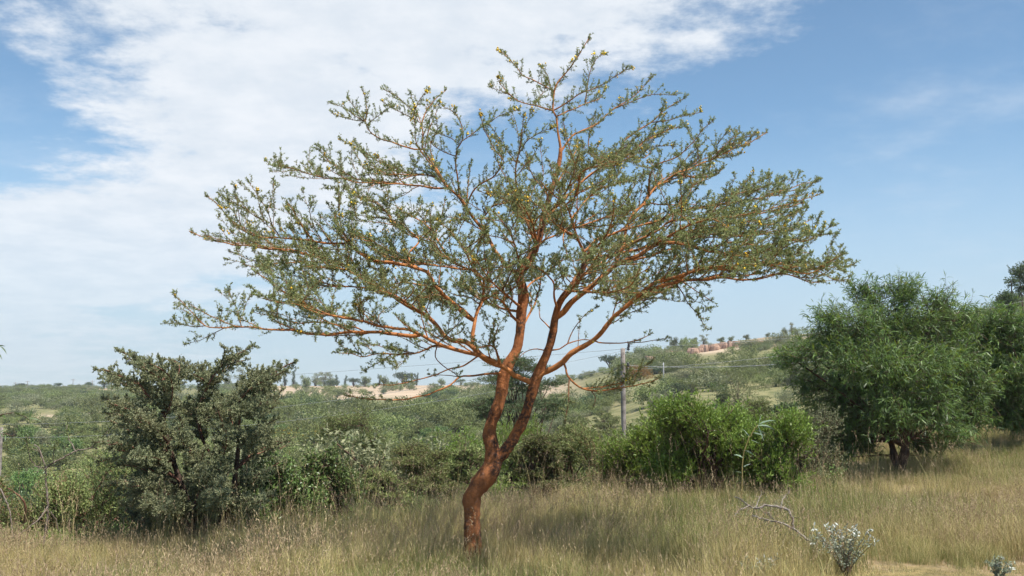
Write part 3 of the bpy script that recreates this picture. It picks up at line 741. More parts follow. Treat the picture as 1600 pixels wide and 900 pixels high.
 (B, [(818,455),(832,440),(850,430),(862,420),(880,405)],2.2,0.9,1.0,0.4),
 (B, [(869,484),(866,464),(866,444),(855,430),(838,418),(820,412)],2.6,0.8,-0.9,0.5),
 (B, [(812,520),(822,500),(834,478),(842,455),(846,430),(850,405)],2.8,1.0,1.3,0.45),
 (B, [(889,454),(905,448),(925,452),(948,462),(965,468)],1.6,0.6,0.8,0.3),
 # thin low branches on the left
 (B, [(786,581),(764,584),(740,587),(718,589),(704,602),(684,610),(662,618),(630,624),(590,624),(560,621),(544,618)],2.4,0.8,-0.7,0.70),
 (B, [(748,562),(724,572),(702,577),(684,585),(660,592),(636,598),(610,601),(590,601)],1.8,0.8,-0.4,0.66),
 (B, [(718,589),(700,587),(684,585),(670,586)],1.0,0.5,0.3,0.7),
 (B, [(680,557),(693,572),(707,581),(716,589)],1.3,0.9,0.05,0.8),
 (B, [(705,544),(680,540),(660,549),(633,553),(604,553),(584,553),(567,558),(549,553),(527,551)],2.2,0.6,-0.3,0.20),
 (B, [(650,552),(622,547),(602,544),(584,538),(570,538)],1.1,0.5,0.3,0.1),
 (B, [(567,557),(556,545),(548,532)],0.9,0.5,0.1,0.05),
 (B, [(638,556),(630,566),(620,575)],0.8,0.5,-0.2,0.3),
 (B, [(684,537),(700,520),(712,508),(722,495)],1.4,0.6,-0.5,0.4),
 (B, [(662,490),(668,476),(675,462),(672,450)],1.4,0.7,-0.3,0.5),
]
# limbs that run towards and away from the camera, so that the crown is as deep as it is wide
rngd = np.random.default_rng(31)
for (sx, sy, ex, ey, dd) in ((815,480,740,400,-1.9),(818,450,770,330,-2.1),(838,384,800,300,-2.0),(850,340,905,235,-1.9),(876,470,940,385,-2.0),
                             (889,454,1000,420,-1.9),(815,488,720,440,2.1),(838,384,760,300,2.2),(860,302,905,220,2.0),(876,470,960,370,2.3),
                             (904,437,1030,350,2.2),(742,501,640,470,1.9),(755,450,690,350,-1.7),(826,408,880,330,2.4),(914,400,960,310,-1.8),(671,497,570,440,-1.5),(962,492,1060,440,1.6),(962,414,1090,370,2.0),
                             (653,419,560,370,1.6),(1018,385,1140,360,-1.3),(549,498,470,480,1.2),(580,439,480,415,-1.2),(700,405,620,330,1.5),(1055,441,1180,420,-1.0),(1055,272,1130,262,0.9),(902,371,850,320,-1.5)):
    t = np.linspace(0, 1, 6)[:, None]
    mid = np.array([[sx, sy]]) * (1 - t) + np.array([[ex, ey]]) * t + np.sin(t * math.pi) * rngd.normal(size=(1, 2)) * 14
    ACACIA.append((B, [tuple(q) for q in mid], 3.0, 0.8, dd, 0.30))

for lb in list(ACACIA):
    q = np.array(lb[1], float)
    if lb[0] == B and len(q) >= 5 and 250 < q[:, 1].mean() < 500 and abs(q[-1, 0] - q[0, 0]) > 90:
        k0 = len(q) // 3; off = rngd.normal(size=2) * np.array([10, 9]); t = np.linspace(0, 1, len(q) - k0)[:, None]
        q2 = q[k0:] + off * t; q2 = q2[:-1] if len(q2) > 4 else q2
        ACACIA.append((B, [tuple(a) for a in q2], 1.5, 0.6, rngd.choice([-1, 1]) * rngd.uniform(0.5, 1.2), 0.12))
ACACIA_PRM = dict(gap=0.070, gap2=0.052, sub_gap=0.17, sub_up=0.14, sub_len=(0.18, 0.60), len=(0.04, 0.19), up=0.34, curl=0.15, fwd=0.75, perp=0.75, bendn=0.10, tr=0.0022, spur_gap=0.11, spur=(0.02, 0.07), dens=135, leaf=(0.011, 0.028), lw=0.36,
                  per_node=2, thin=0.80, bloom=0.09, bloom_z=3.0, thorn=26, wobble=0.8, tip_shoots=2, tip_len=0.9)
acacia = traced_tree('acacia_tree', 'orange-barked acacia tree with crooked forked trunk, wide flat crown and yellow blossoms', 'tree', ACACIA, 9.6, (739, 880),
                     ACACIA_PRM, dict(bark=M['bark'], twig=M['twig'], leaf=M['acacia_leaf'], blossom=M['blossom'], trunk=M['trunk']), 11)
# ------------------------------------------------------------------ shrub and tree crowns grown from clumps of shoots
def crown(rng, lobes, n, shoot, dens, leaf, lw, up=0.5, flat=0.0, shell=0.45, stems=None, stem_r=0.03, base=(0, 0, 0), per_node=1,
          long=False, droop=0.4, twig_r=0.003, twig_frac=1.0, lfwd=0.4, lup=0.2, spread=0.9, flower=None, tipmat=False, trunk_h=0.0):
    """lobes (k,6): centre and radii; returns (wood Geo, leaf Geo, flower points). Shoots sit in the lobes and point outwards;
    curved limbs run from the base to every lobe."""
    lobes = np.asarray(lobes, float); base = np.asarray(base, float)
    vol = lobes[:, 3] * lobes[:, 4] + lobes[:, 3] * lobes[:, 5] + 0.02
    own = rng.choice(len(lobes), n, p=vol / vol.sum())
    d = unit(rng.normal(size=(n, 3)))
    r = (shell ** 3 + (1 - shell ** 3) * rng.random(n)) ** (1 / 3.)
    r = r * (1 + 0.16 * rng.normal(size=n))
    tip = lobes[own, :3] + d * lobes[own, 3:6] * r[:, None]
    out = unit((tip - lobes[own, :3]) / lobes[own, 3:6])
    gc = lobes[:, :3].mean(0)
    outg = unit(tip - gc)
    sd = unit(out * 0.6 + outg * 0.4 + np.array([0, 0, up]) + 0.35 * rng.normal(size=(n, 3)))
    if flat: sd = unit(sd * np.array([1, 1, 1 - flat]))
    sl = rng.uniform(shoot[0], shoot[1], n)
    a = tip - sd * sl[:, None]; mid = (a + tip) / 2 + 0.06 * sl[:, None] * rng.normal(size=(n, 3))
    wood = Geo(); lv = Geo()
    # limbs
    k = len(lobes); stems = stems or max(3, k // 3)
    feet = base + np.column_stack([rng.normal(size=stems) * 0.05, rng.normal(size=stems) * 0.05, np.full(stems, -0.1)]) * (stem_r / 0.03)
    lim_pts = []
    for i in range(k):
        f = feet[i % stems]; c = lobes[i, :3] + np.array([0, 0, 0.2 * lobes[i, 5]])
        h = c - f
        p1 = f + h * np.array([0.12, 0.12, 0.35]) + rng.normal(size=3) * 0.04 * np.linalg.norm(h)
        p2 = f + h * np.array([0.5, 0.5, 0.72]) + rng.normal(size=3) * 0.05 * np.linalg.norm(h)
        if trunk_h:
            a_ = i % stems; ld = np.array([math.cos(a_ * 2.4), math.sin(a_ * 2.4), 0]) * trunk_h * 0.16
            p1 = f + ld + np.array([0, 0, trunk_h]) + rng.normal(size=3) * 0.015
            pts = resample(np.array([f, f + ld * 0.4 + np.array([0, 0, trunk_h * 0.5]), p1, p1 * 0.5 + c * 0.5 + np.array([0, 0, 0.06 * np.linalg.norm(h)]) + rng.normal(size=3) * 0.05, c]), np.linalg.norm(h) / 10 + 1e-3)
            zf = np.clip((pts[:, 2] - f[2]) / trunk_h, 0, 1); rr = np.linspace(0.55, 0.16, len(pts)) * stem_r * (1 + 0.8 * (1 - zf))
        else:
            pts = resample(np.array([f, p1, p2, c]), np.linalg.norm(h) / 10 + 1e-3)
            rr = np.linspace(1, 0.22, len(pts)) * stem_r * rng.uniform(0.7, 1.15)
        tube(wood, pts, rr, 6, 0, 0.12, i * 1.3)
        lim_pts.append(pts[len(pts) // 3:])
    lp = np.concatenate(lim_pts)
    # short side limbs from the limbs to some shoots
    m = int(n * 0.10 * twig_frac)
    if m:
        pick = rng.choice(n, m, replace=False)
        dd = np.linalg.norm(lp[None] - a[pick][:, None], axis=2) + (lp[None, :, 2] > a[pick][:, None, 2] + 0.1) * 10
        st = lp[np.argmin(dd, 1)]
        twigs(wood, st, (st + a[pick]) / 2 - np.array([0, 0, 0.02]), a[pick], twig_r * 2.2, twig_r, 0)
    tw = rng.random(n) < twig_frac
    twigs(wood, a[tw], mid[tw], tip[tw], twig_r, twig_r * 0.4, 0)
    nn = np.maximum(1, rng.poisson(sl * dens)); o = np.repeat(np.arange(n), nn); ff = rng.uniform(0.1, 1.02, len(o))[:, None]
    pt = a[o] + (tip[o] - a[o]) * ff
    if per_node > 1: pt = np.repeat(pt, per_node, 0); o = np.repeat(o, per_node)
    dirs = unit(sd[o] * lfwd + spread * unit(rng.normal(size=(len(o), 3))) + np.array([0, 0, lup]))
    ln = rng.uniform(leaf[0], leaf[1], len(o))
    if long: long_leaves(lv, pt, dirs, ln, ln * lw, rng, 0, droop)
    else: leaf_quads(lv, pt, dirs, ln, ln * lw, rng, 0)
    if tipmat:      # fresh leaves at the very ends of the upper shoots
        hi = tip[:, 2] > np.quantile(tip[:, 2], 0.35); t2 = np.nonzero(hi & (rng.random(n) < 0.5))[0]
        t2 = np.repeat(t2, 3); dr = unit(sd[t2] + 0.5 * rng.normal(size=(len(t2), 3)) + np.array([0, 0, 0.5])); l2 = rng.uniform(leaf[0], leaf[1], len(t2)) * 0.75
        if long: long_leaves(lv, tip[t2], dr, l2, l2 * lw, rng, 1, droop * 0.4)
        else: leaf_quads(lv, tip[t2], dr, l2, l2 * lw, rng, 1)
    fl = None
    if flower:
        hi = np.nonzero(out[:, 2] > -0.1)[0]; fl = tip[rng.choice(hi, min(flower, len(hi)), replace=False)]
    return wood, lv, fl

def lobes_in(rng, k, W, D, H, z0, size, top_flat=0.0, bottom=0.15):
    """k lobes scattered through a W x D x H mound standing on z0"""
    out = []
    for _ in range(k):
        d = unit(rng.normal(size=3)); d[2] = rng.uniform(-0.85, 0.92)
        r = rng.uniform(0.35, 0.85)
        s = size * rng.uniform(0.7, 1.3)
        z = z0 + H * (0.5 + 0.5 * d[2] * r * (1 - top_flat))
        out.append([d[0] * r * W / 2, d[1] * r * D / 2, max(z, z0 + H * bottom), s * W / 2, s * D / 2, s * H / 2 * (1 - 0.4 * top_flat)])
    return out

def pads_in(rng, k, W, D, H):
    out = []
    for i in range(k):
        t = (i + rng.random()) / k; z = H * (0.14 + 0.84 * t); ring = math.sqrt(max(0.05, 1 - (t * 1.02 - 0.30) ** 2 * 1.6))
        th = rng.uniform(0, 6.283); r = ring * math.sqrt(rng.random()) * 0.80; s = rng.uniform(0.20, 0.34)
        out.append([math.cos(th) * r * W / 2, math.sin(th) * r * D / 2, z - 0.05 * H, s * W * 0.62, s * D * 0.62, 0.055 * H * rng.uniform(0.8, 1.5)])
    return out
KIND = {}
def kind(name, wood_m, leaf_m, **kw): KIND[name] = (wood_m, leaf_m, kw)
# sizes are for a shrub about 2 m across; the shrub's own metres are passed to make_shrub
kind('layered', 'dark_bark', 'olive_leaf', shoot=(0.12, 0.34), dens=60, leaf=(0.022, 0.05), lw=0.40, up=0.18, flat=0.65, per_node=1)
kind('pale_layered', 'dark_bark', 'pale_leaf', shoot=(0.12, 0.34), dens=58, leaf=(0.022, 0.05), lw=0.40, up=0.25, flat=0.5, per_node=1)
kind('dark_layered', 'dark_bark', 'dark_leaf', shoot=(0.2, 0.5), dens=46, leaf=(0.03, 0.07), lw=0.42, up=0.10, flat=0.75, per_node=1)
kind('broad', 'dark_bark', 'broad_leaf', shoot=(0.10, 0.30), dens=40, leaf=(0.030, 0.058), lw=0.62, up=0.5)
kind('bright', 'dark_bark', 'bright_leaf', shoot=(0.14, 0.36), dens=52, leaf=(0.035, 0.070), lw=0.28, up=0.75, lfwd=0.6, lup=0.35, spread=0.85)
kind('grey', 'dark_bark', 'grey_leaf', shoot=(0.12, 0.30), dens=62, leaf=(0.018, 0.042), lw=0.42, up=0.5)
kind('small', 'red_bark', 'pale_leaf', shoot=(0.12, 0.32), dens=44, leaf=(0.022, 0.045), lw=0.5, up=0.7, twig_frac=0.5)

def make_shrub(name, label, cat, kd, seed, loc, W, D, H, n=1400, k=12, size=0.42, group=None, top_flat=0.0, flower=0, fmat=None, bottom=0.12, lobes=None, leaf_scale=1.0, stem_r=0.022, extra=None):
    rng = np.random.default_rng(seed); wm, lm, kw = KIND[kd]; kw = dict(kw)
    kw['leaf'] = tuple(q * leaf_scale for q in kw['leaf'])
    if extra: kw.update(extra)
    lb = lobes if lobes is not None else pads_in(rng, int(k * 1.7), W, D, H) if 'layered' in kd else lobes_in(rng, k, W, D, H, 0.0, size, top_flat, bottom)
    wood, lv, fl = crown(rng, lb, n, stem_r=stem_r, flower=flower or None, **kw)
    root = thing(name, label, cat, loc, group)
    kids = [obj('stems', wood.mesh('stems', [M[wm]]), root), obj('leaves', lv.mesh('leaves', [M[lm], M['willow_tip']], False), root, kind='stuff')]
    if fl is not None:
        fg = Geo(); balls(fg, fl, 0.016 * leaf_scale, rng); kids.append(obj('flowers', fg.mesh('flowers', [M[fmat or 'yellow_flower']]), root, kind='stuff'))
    root['_k'] = 1; del root['_k']
    return root, kids

def spot(px, Y):
    x = (px - 800.0) / F_PX * Y * 1.0
    return (x, Y, hz(x, Y))
def size_at(px_w, Y): return px_w * Y / F_PX

# --- the grey thorn bush on the left, laid out limb by limb
GREY = [
 (T_, [(300,830),(296,800),(284,760),(272,725),(262,690),(258,665)],0,0,-0.2,0,[5.5,5,4.5,4,3.2,2.6]),
 (T_, [(345,830),(352,800),(362,770),(368,740),(372,700),(373,668)],0,0,0.1,0,[5.5,5,4.4,4,3.2,2.6]),
 (T_, [(318,830),(322,795),(326,765),(322,735),(330,712)],0,0,0.3,0,[5,4.6,4,3.4,2.6]),
 (B, [(258,668),(255,650),(262,625),(260,600),(255,585),(240,570),(215,560),(187,550)],2.4,1.0,-0.1,0.15),
 (B, [(262,640),(245,628),(228,615),(215,598),(195,590),(170,580),(152,577)],2.0,0.8,-0.3,0.1),
 (B, [(258,612),(268,600),(280,580),(275,566),(250,560)],1.5,0.7,0.2,0.1),
 (B, [(258,595),(238,582),(222,570),(205,568)],1.4,0.7,-0.3,0.1),
 (B, [(330,715),(318,690),(310,665),(308,645),(316,620),(326,600),(340,580),(352,565),(375,552),(394,540)],2.4,0.8,0.0,0.15),
 (B, [(326,602),(318,590),(305,578),(286,564)],1.4,0.7,0.3,0.1),
 (B, [(340,582),(346,565),(350,547)],1.2,0.8,-0.1,0.1),
 (B, [(345,574),(362,568),(385,562)],1.2,0.7,0.2,0.1),
 (B, [(373,670),(374,650),(372,630),(385,610),(405,595),(425,585),(440,575),(460,565)],2.4,0.8,-0.1,0.15),
 (B, [(374,640),(395,625),(415,605),(435,592)],1.8,0.7,0.4,0.1),
 (B, [(374,650),(400,640),(425,625),(440,610)],1.7,0.7,-0.4,0.1),
 (B, [(385,612),(392,595),(408,582),(430,572)],1.4,0.7,0.2,0.1),
 (B, [(312,660),(295,645),(282,635),(262,640)],1.5,0.7,0.5,0.1),
 (B, [(284,755),(262,735),(235,705),(205,690),(180,688),(150,692)],2.2,0.8,-0.6,0.2),
 (B, [(270,715),(245,690),(215,668),(190,650),(165,645)],2.0,0.8,0.3,0.2),
 (B, [(262,690),(240,668),(215,650),(200,628)],1.8,0.7,-0.5,0.15),
 (B, [(290,790),(262,770),(230,755),(200,752),(165,760)],2.0,0.8,-0.5,0.25),
 (B, [(300,800),(280,790),(250,790),(215,795)],1.8,0.8,-0.8,0.25),
 (B, [(368,735),(385,715),(405,705),(430,690),(452,690)],1.8,0.8,0.5,0.2),
 (B, [(370,700),(390,685),(410,668),(432,655)],1.8,0.8,-0.3,0.15),
 (B, [(362,770),(385,760),(410,745)],1.7,0.8,-0.4,0.3),
 (B, [(326,765),(340,740),(345,715),(350,690),(348,665),(340,640)],2.0,0.8,-0.7,0.2),
 (B, [(322,740),(305,715),(290,690),(285,665),(280,650)],2.0,0.8,-0.8,0.2),
 (B, [(330,712),(345,690),(360,665),(350,640),(345,620)],1.8,0.8,0.6,0.15),
 (B, [(310,665),(322,648),(340,635),(360,625),(390,600)],1.6,0.7,-0.5,0.1),
 (B, [(284,760),(250,742),(215,722),(185,715),(155,722)],2.0,0.8,0.2,0.12),
 (B, [(272,725),(240,712),(205,706),(175,702)],1.8,0.8,-0.7,0.12),
 (B, [(288,780),(255,768),(220,765),(185,775)],1.8,0.8,0.3,0.15),
 (B, [(292,790),(265,785),(240,775),(215,780),(190,790)],1.8,0.8,-0.9,0.15),
 (B, [(300,810),(285,800),(262,800),(235,808)],1.6,0.8,-0.5,0.15),
 (B, [(352,795),(375,790),(400,780),(425,775)],1.6,0.8,-0.5,0.15),
 (B, [(365,760),(390,745),(415,735),(440,722)],1.8,0.8,0.2,0.12),
 (B, [(326,770),(318,750),(312,730),(318,705)],1.6,0.8,-0.9,0.15),
 (B, [(318,800),(330,785),(340,770),(338,750)],1.6,0.8,-1.0,0.15),
 (B, [(258,670),(235,655),(210,640),(180,630),(165,622)],1.8,0.8,0.1,0.1),
 (B, [(296,800),(310,770),(300,740),(310,715)],1.6,0.8,0.8,0.3),
 (B, [(272,725),(258,700),(270,680),(290,670)],1.6,0.8,0.7,0.2),
 (B, [(352,800),(335,775),(345,750),(360,735)],1.6,0.8,-0.7,0.35),
]
rg_ = np.random.default_rng(12)
for lb in list(GREY):
    if lb[0] == B:
        for _ in range(3):
            off = rg_.normal(size=2) * np.array([14, 10]); q = [(lb[1][0][0], lb[1][0][1])] + [(a + off[0] * (k + 1) / len(lb[1]), b + abs(off[1]) * (k + 1) / len(lb[1])) for k, (a, b) in enumerate(lb[1][1:-1])]
            if len(q) > 2: GREY.append((B, q, 1.6, 0.7, lb[4] + rg_.choice([-1, 1]) * rg_.uniform(0.3, 0.8), lb[5]))
GREY_PRM = dict(gap=0.034, len=(0.06, 0.26), up=0.12, curl=0.10, perp=0.75, tr=0.003, spur_gap=0.035, spur=(0.03, 0.09), dens=130, leaf=(0.013, 0.034), lw=0.48, per_node=2,
                thorn=0, wobble=0.8, tip_shoots=3, tip_len=0.7)
grey_bush = traced_tree('thorn_bush', 'grey-green multi-stemmed thorn bush with spiky upswept tips left of the acacia', 'bush', GREY, 12.4, (325, 815),
                        GREY_PRM, dict(bark=M['red_bark'], twig=M['dark_bark'], leaf=M['grey_leaf'], blossom=M['blossom'], trunk=M['dark_bark']), 5)

# --- the willow-leaved tree on the right and its neighbour
def px_lobes(Y, base, items):
    out = []
    for (px, py, rx, ry, dy) in items:
        c = P(px, py, Y + dy); s = (Y + dy) / F_PX
        out.append([c[0] - base[0], c[1] - base[1], c[2] - base[2], rx * s, rx * s * 0.95, ry * s])
    return out
def willow(label, px, Y, items, n, seed, stem_r, stems):
    base = spot(px, Y); rng = np.random.default_rng(seed)
    wood, lv, _ = crown(rng, px_lobes(Y, base, items), n, shoot=(0.25, 0.55), dens=36, leaf=(0.08, 0.165), lw=0.098, up=0.35, shell=0.35, stems=stems, stem_r=stem_r,
                        long=True, droop=0.75, twig_r=0.004, twig_frac=0.6, lfwd=0.7, lup=0.05, spread=0.75, tipmat=True, trunk_h=0.75)
    root = thing('willow_leaved_tree', label, 'tree', base)
    obj('stems', wood.mesh('stems', [M['dark_bark']]), root)
    obj('leaves', lv.mesh('leaves', [M['willow_leaf'], M['willow_tip']], True), root, kind='stuff')
willow('bushy dark green tree with long narrow drooping leaves at the right end of the grass', 1400, 16.2,
       [(1400,490,70,42,0),(1340,500,58,40,-0.4),(1460,505,58,42,0.3),(1300,530,45,36,0.2),(1252,545,38,28,-0.1),(1226,556,26,20,0.1),(1290,490,34,28,0.1),(1350,565,75,48,-0.7),(1430,570,75,52,-0.6),(1495,560,52,48,0.1),
        (1310,610,50,40,0.3),(1290,655,40,34,0.2),(1335,662,48,40,0.0),(1262,600,34,30,0.3),(1275,690,30,22,0.6),(1395,640,60,44,-0.8),(1450,630,60,44,-0.6),(1500,630,44,40,0.3),(1490,675,40,24,-0.4),(1530,590,40,46,0.3),(1525,650,36,30,0.2),(1355,448,36,22,0.1),(1415,445,38,20,-0.1),(1465,462,34,22,0.1),(1315,695,38,24,0.5),(1350,695,30,20,0.9),(1445,692,38,20,0.6),(1500,492,36,34,0.5),
        (1380,600,90,80,0.8),(1450,600,80,70,0.9)], 4300, 21, 0.065, 3)
willow('second long-leaved tree, half out of frame behind the larger one', 1610, 18.0,
       [(1535,520,44,40,0.2),(1545,610,40,44,0.1),(1560,500,50,34,0),(1600,520,50,40,0),(1545,560,46,44,0.2),(1600,585,54,44,-0.4),(1560,620,46,36,0.1),(1630,540,60,50,0.3),(1650,610,60,40,0.0),(1620,660,50,26,0.2),(1575,655,44,24,0.0)], 2300, 22, 0.05, 4)

# --- shrubs of the middle ground, each where it grows
def shrub_px(name, label, cat, kd, seed, px, Y, wpx, top_py, depth=1.0, sink=0.0, **kw):
    loc = list(spot(px, Y)); loc[2] -= sink
    Wm = size_at(wpx, Y); top = P(px, top_py, Y)[2]
    return make_shrub(name, label, cat, kd, seed, tuple(loc), Wm, Wm * depth, max(0.5, top - loc[2]), **kw)

SH = []
def ground_Y(px, py, lo=30.0, hi=420.0):
    """distance at which the slope shows at pixel px, py"""
    ys = np.linspace(lo, hi, 2000); xs = (px - 800) / F_PX * ys; q = 612 - (terrain(xs, ys) - EYE) / ys * F_PX
    return float(ys[int(np.argmin(np.abs(q - py)))])
def S(*a, **k): SH.append(shrub_px(*a, **k))
# left, behind the bare sapling
S('shrub', 'yellow-green small-leaved shrub at the foot of the grey thorn bush, left side', 'shrub', 'small', 101, 150, 13.6, 170, 700, n=1500, k=12)
S('shrub', 'low olive shrub in the grass near the left edge of the picture', 'shrub', 'small', 102, 55, 13.2, 140, 738, n=1100, k=10)
S('shrub', 'fine-leaved pale shrub between the left edge and the grey thorn bush', 'shrub', 'small', 103, 215, 15.5, 130, 700, n=1200, k=10)
S('shrub', 'low grey shrub in shade under the grey thorn bush', 'shrub', 'grey', 104, 235, 12.9, 120, 770, n=1000, k=9)
S('shrub', 'dark shrub filling the foot of the grey thorn bush on its right', 'shrub', 'grey', 130, 375, 12.9, 110, 762, n=1100, k=9)
S('shrub', 'grey shrub directly behind the stems of the thorn bush', 'shrub', 'grey', 131, 305, 13.4, 170, 730, n=1800, k=12)
# centre left
S('leafy_bush', 'fresh green round-leaved bush to the right of the grey thorn bush', 'bush', 'broad', 105, 452, 13.0, 135, 686, n=1500, k=13)
S('leafy_bush', 'dark green round-leaved bush with open shaded foot at the grass edge', 'bush', 'broad', 106, 532, 13.3, 100, 692, n=1500, k=12)
S('leafy_bush', 'small round-leaved bush low between thorn bush and acacia', 'bush', 'broad', 107, 402, 12.6, 90, 748, n=900, k=9)
S('acacia_shrub', 'large flat-layered acacia shrub with dark hollows left of the acacia trunk', 'shrub', 'layered', 108, 560, 21, 185, 630, n=3200, k=20, size=0.36, top_flat=0.25)
S('acacia_shrub', 'spreading pale acacia shrub just left of the acacia trunk', 'shrub', 'pale_layered', 109, 655, 15.0, 165, 688, n=2200, k=15, size=0.38, top_flat=0.3)
S('acacia_shrub', 'feathery pale acacia shrub behind the acacia trunk', 'shrub', 'pale_layered', 110, 735, 16.4, 120, 690, n=1600, k=12, size=0.4, top_flat=0.3)
S('acacia_shrub', 'low feathery acacia shrub at the grass edge, half way to the thorn bush', 'shrub', 'pale_layered', 111, 600, 13.9, 110, 728, n=1300, k=10, size=0.4, top_flat=0.3)
S('leafy_bush', 'bright leafy bush behind the flat-layered acacia shrub', 'bush', 'bright', 112, 705, 21, 125, 648, n=1500, k=11)
S('leafy_bush', 'bright leafy bush seen between the two acacia stems', 'bush', 'bright', 113, 800, 23, 110, 628, n=1500, k=12)
S('acacia_shrub', 'dark-footed acacia shrub right of the acacia trunk', 'shrub', 'layered', 114, 838, 15.2, 105, 674, n=1700, k=13, size=0.4)
S('acacia_shrub', 'wide pale acacia shrub right of the trunk, behind the dark-footed one', 'shrub', 'pale_layered', 115, 885, 18, 140, 655, n=1700, k=13, top_flat=0.2)
S('shrub', 'mid-green shrub in front of the power pole', 'shrub', 'small', 116, 935, 16.6, 125, 655, n=1500, k=12)
S('shrub', 'low mid-green shrub at the grass edge below the power pole', 'shrub', 'small', 117, 965, 15.4, 110, 676, n=1200, k=10)
# the bright bushes on the right
S('leafy_bush', 'tall bright green bush with upright leaves left of the willow-leaved tree', 'bush', 'bright', 118, 1095, 14.2, 235, 592, n=3000, k=26, size=0.30, extra=dict(shoot=(0.18, 0.5)))
S('leafy_bush', 'yellow-green bush on the left flank of the tall bright bush', 'bush', 'bright', 119, 1010, 14.9, 130, 628, n=1400, k=11)
S('leafy_bush', 'bright green bush between the tall bright bush and the willow-leaved tree', 'bush', 'bright', 120, 1190, 13.8, 140, 636, n=1500, k=12)
S('shrub', 'grey-olive shrub beside the left skirt of the willow-leaved tree', 'shrub', 'grey', 121, 1262, 15.4, 120, 632, n=1800, k=13)
S('shrub', 'olive shrub behind the bright bushes, left of the willow-leaved tree', 'shrub', 'layered', 122, 1190, 22, 150, 615, n=1700, k=13)
S('shrub', 'brownish shrub on the slope at the far right edge', 'shrub', 'layered', 123, 1590, 30, 90, 560, n=1200, k=10)
# dark layered acacia behind the trunk
rng_d = np.random.default_rng(77)
bs = spot(815, 33); lay = []
for li in range(34):
    t = rng_d.random(); py = 556 + 96 * t; half = 26 + 62 * t
    px = 815 + rng_d.uniform(-1, 1) * half
    c = P(px, py, 33 + rng_d.uniform(-1, 1) * half * 0.02); lay.append([c[0] - bs[0], c[1] - bs[1], c[2] - bs[2], 0.62, 0.62, 0.16])
make_shrub('acacia_tree', 'dark tiered acacia tree standing behind the orange trunk', 'tree', 'dark_layered', 124, bs, 1, 1, 1, n=2600, lobes=lay, stem_r=0.05)
# yellow-flowered patch
S('flowering_shrub', 'shrub dotted with yellow flowers beyond the grey thorn bush', 'shrub', 'layered', 125, 445, ground_Y(445, 704), 95, 666, n=1500, k=12, flower=420, leaf_scale=2.4)
S('flowering_shrub', 'low yellow-flowered shrub right of the other flowering one', 'shrub', 'layered', 126, 495, ground_Y(495, 702), 64, 672, n=900, k=9, flower=200, leaf_scale=2.4)

# --- prototypes for the valley and the slopes; copies stand one by one
PROTO = []
def proto(kd, seed, W, H, n, k, ls, tf, extra=None):
    r, kids = make_shrub('valley_shrub', 'x', 'shrub', kd, seed, (0, 0, -500), W, W, H, n=n, k=k, leaf_scale=ls, top_flat=tf, stem_r=0.04, extra=dict(twig_frac=0.25, **(extra or {})))
    PROTO.append((r, kids)); return r, kids
proto('layered', 201, 2.6, 1.9, 900, 12, 2.6, 0.2, dict(dens=26))
proto('pale_layered', 202, 2.8, 1.6, 900, 12, 2.6, 0.3, dict(dens=26))
proto('grey', 203, 2.2, 1.7, 900, 11, 2.8, 0.0, dict(dens=26))
proto('small', 204, 2.0, 1.5, 900, 10, 2.6, 0.0, dict(dens=24))
proto('broad', 205, 2.2, 1.7, 800, 11, 2.2, 0.0, dict(dens=22))
proto('dark_layered', 206, 2.8, 2.0, 900, 12, 1.7, 0.2, dict(dens=22))
PLAB = ['olive', 'pale olive', 'grey-green', 'yellow-green', 'fresh green', 'dark green']
rv = np.random.default_rng(404)
def visible_ok(x, y): return abs(x) < 0.58 * y + 3
used = [False] * len(PROTO)
VALLEY = []
def drop(pi, x, y, s):
    r, kids = PROTO[pi]
    loc = (x, y, hz(x, y) - 0.08 * s); rz = rv.uniform(0, 6.28); sc = (s * rv.uniform(0.85, 1.2), s * rv.uniform(0.85, 1.2), s * rv.uniform(0.8, 1.15))
    if not used[pi]:
        used[pi] = True; r.location = loc; r.rotation_euler = (0, 0, rz); r.scale = sc; o = r
    else: o = copy_thing(r, loc, rz, sc, 'x', None, kids)
    o['group'] = PLAB[pi] + ' shrubs of the valley'
    VALLEY.append((o, pi, x, y, s))
TX, TY = [], []
def too_close(x, y, d):
    if not TX: return False
    return bool(np.min((np.array(TX) - x) ** 2 + (np.array(TY) - y) ** 2) < d * d)
def top_limit(x, y, s):
    """shrubs must not stand up past the line the photograph shows"""
    u = 800 + F_PX * x / y
    lim = np.interp(u, [0, 400, 480, 640, 700, 800, 900, 1000, 1200, 1600], [655, 668, 640, 622, 628, 632, 640, 640, 600, 540]) + 22 * smooth(34, 20, y)
    room = (EYE + (612 - lim) / F_PX * y) - hz(x, y)
    return min(s, max(0.30, room / 1.9))
cnt = tries = 0
while cnt < 120 and tries < 9000:
    tries += 1
    y = 17.5 + 30 * rv.random() ** 0.85; x = rv.uniform(-0.57, 0.57) * y
    if y < bank_edge(x) + 2.5: continue
    s = top_limit(x, y, rv.uniform(0.75, 1.45))
    if too_close(x, y, 0.95 * s + 0.25): continue
    pi = int(rv.choice(6, p=[.27, .26, .12, .15, .14, .06])); TX.append(x); TY.append(y); cnt += 1
    drop(pi, x, y, s)
cnt = tries = 0
while cnt < 175 and tries < 20000:
    tries += 1
    y = 46 + 105 * rv.random() ** 0.75; x = rv.uniform(-0.55, 0.56) * y
    s = rv.uniform(0.8, 1.75)
    if too_close(x, y, 1.35 * s): continue
    if 965 < 800 + F_PX * x / y < 1035 and 612 - (hz(x, y) + 1.9 * s - EYE) / y * F_PX < 592: continue      # keeps the rust-tinged bush in sight
    pi = int(rv.choice(6, p=[.30, .22, .18, .12, .08, .10])); TX.append(x); TY.append(y); cnt += 1
    drop(pi, x, y, s)
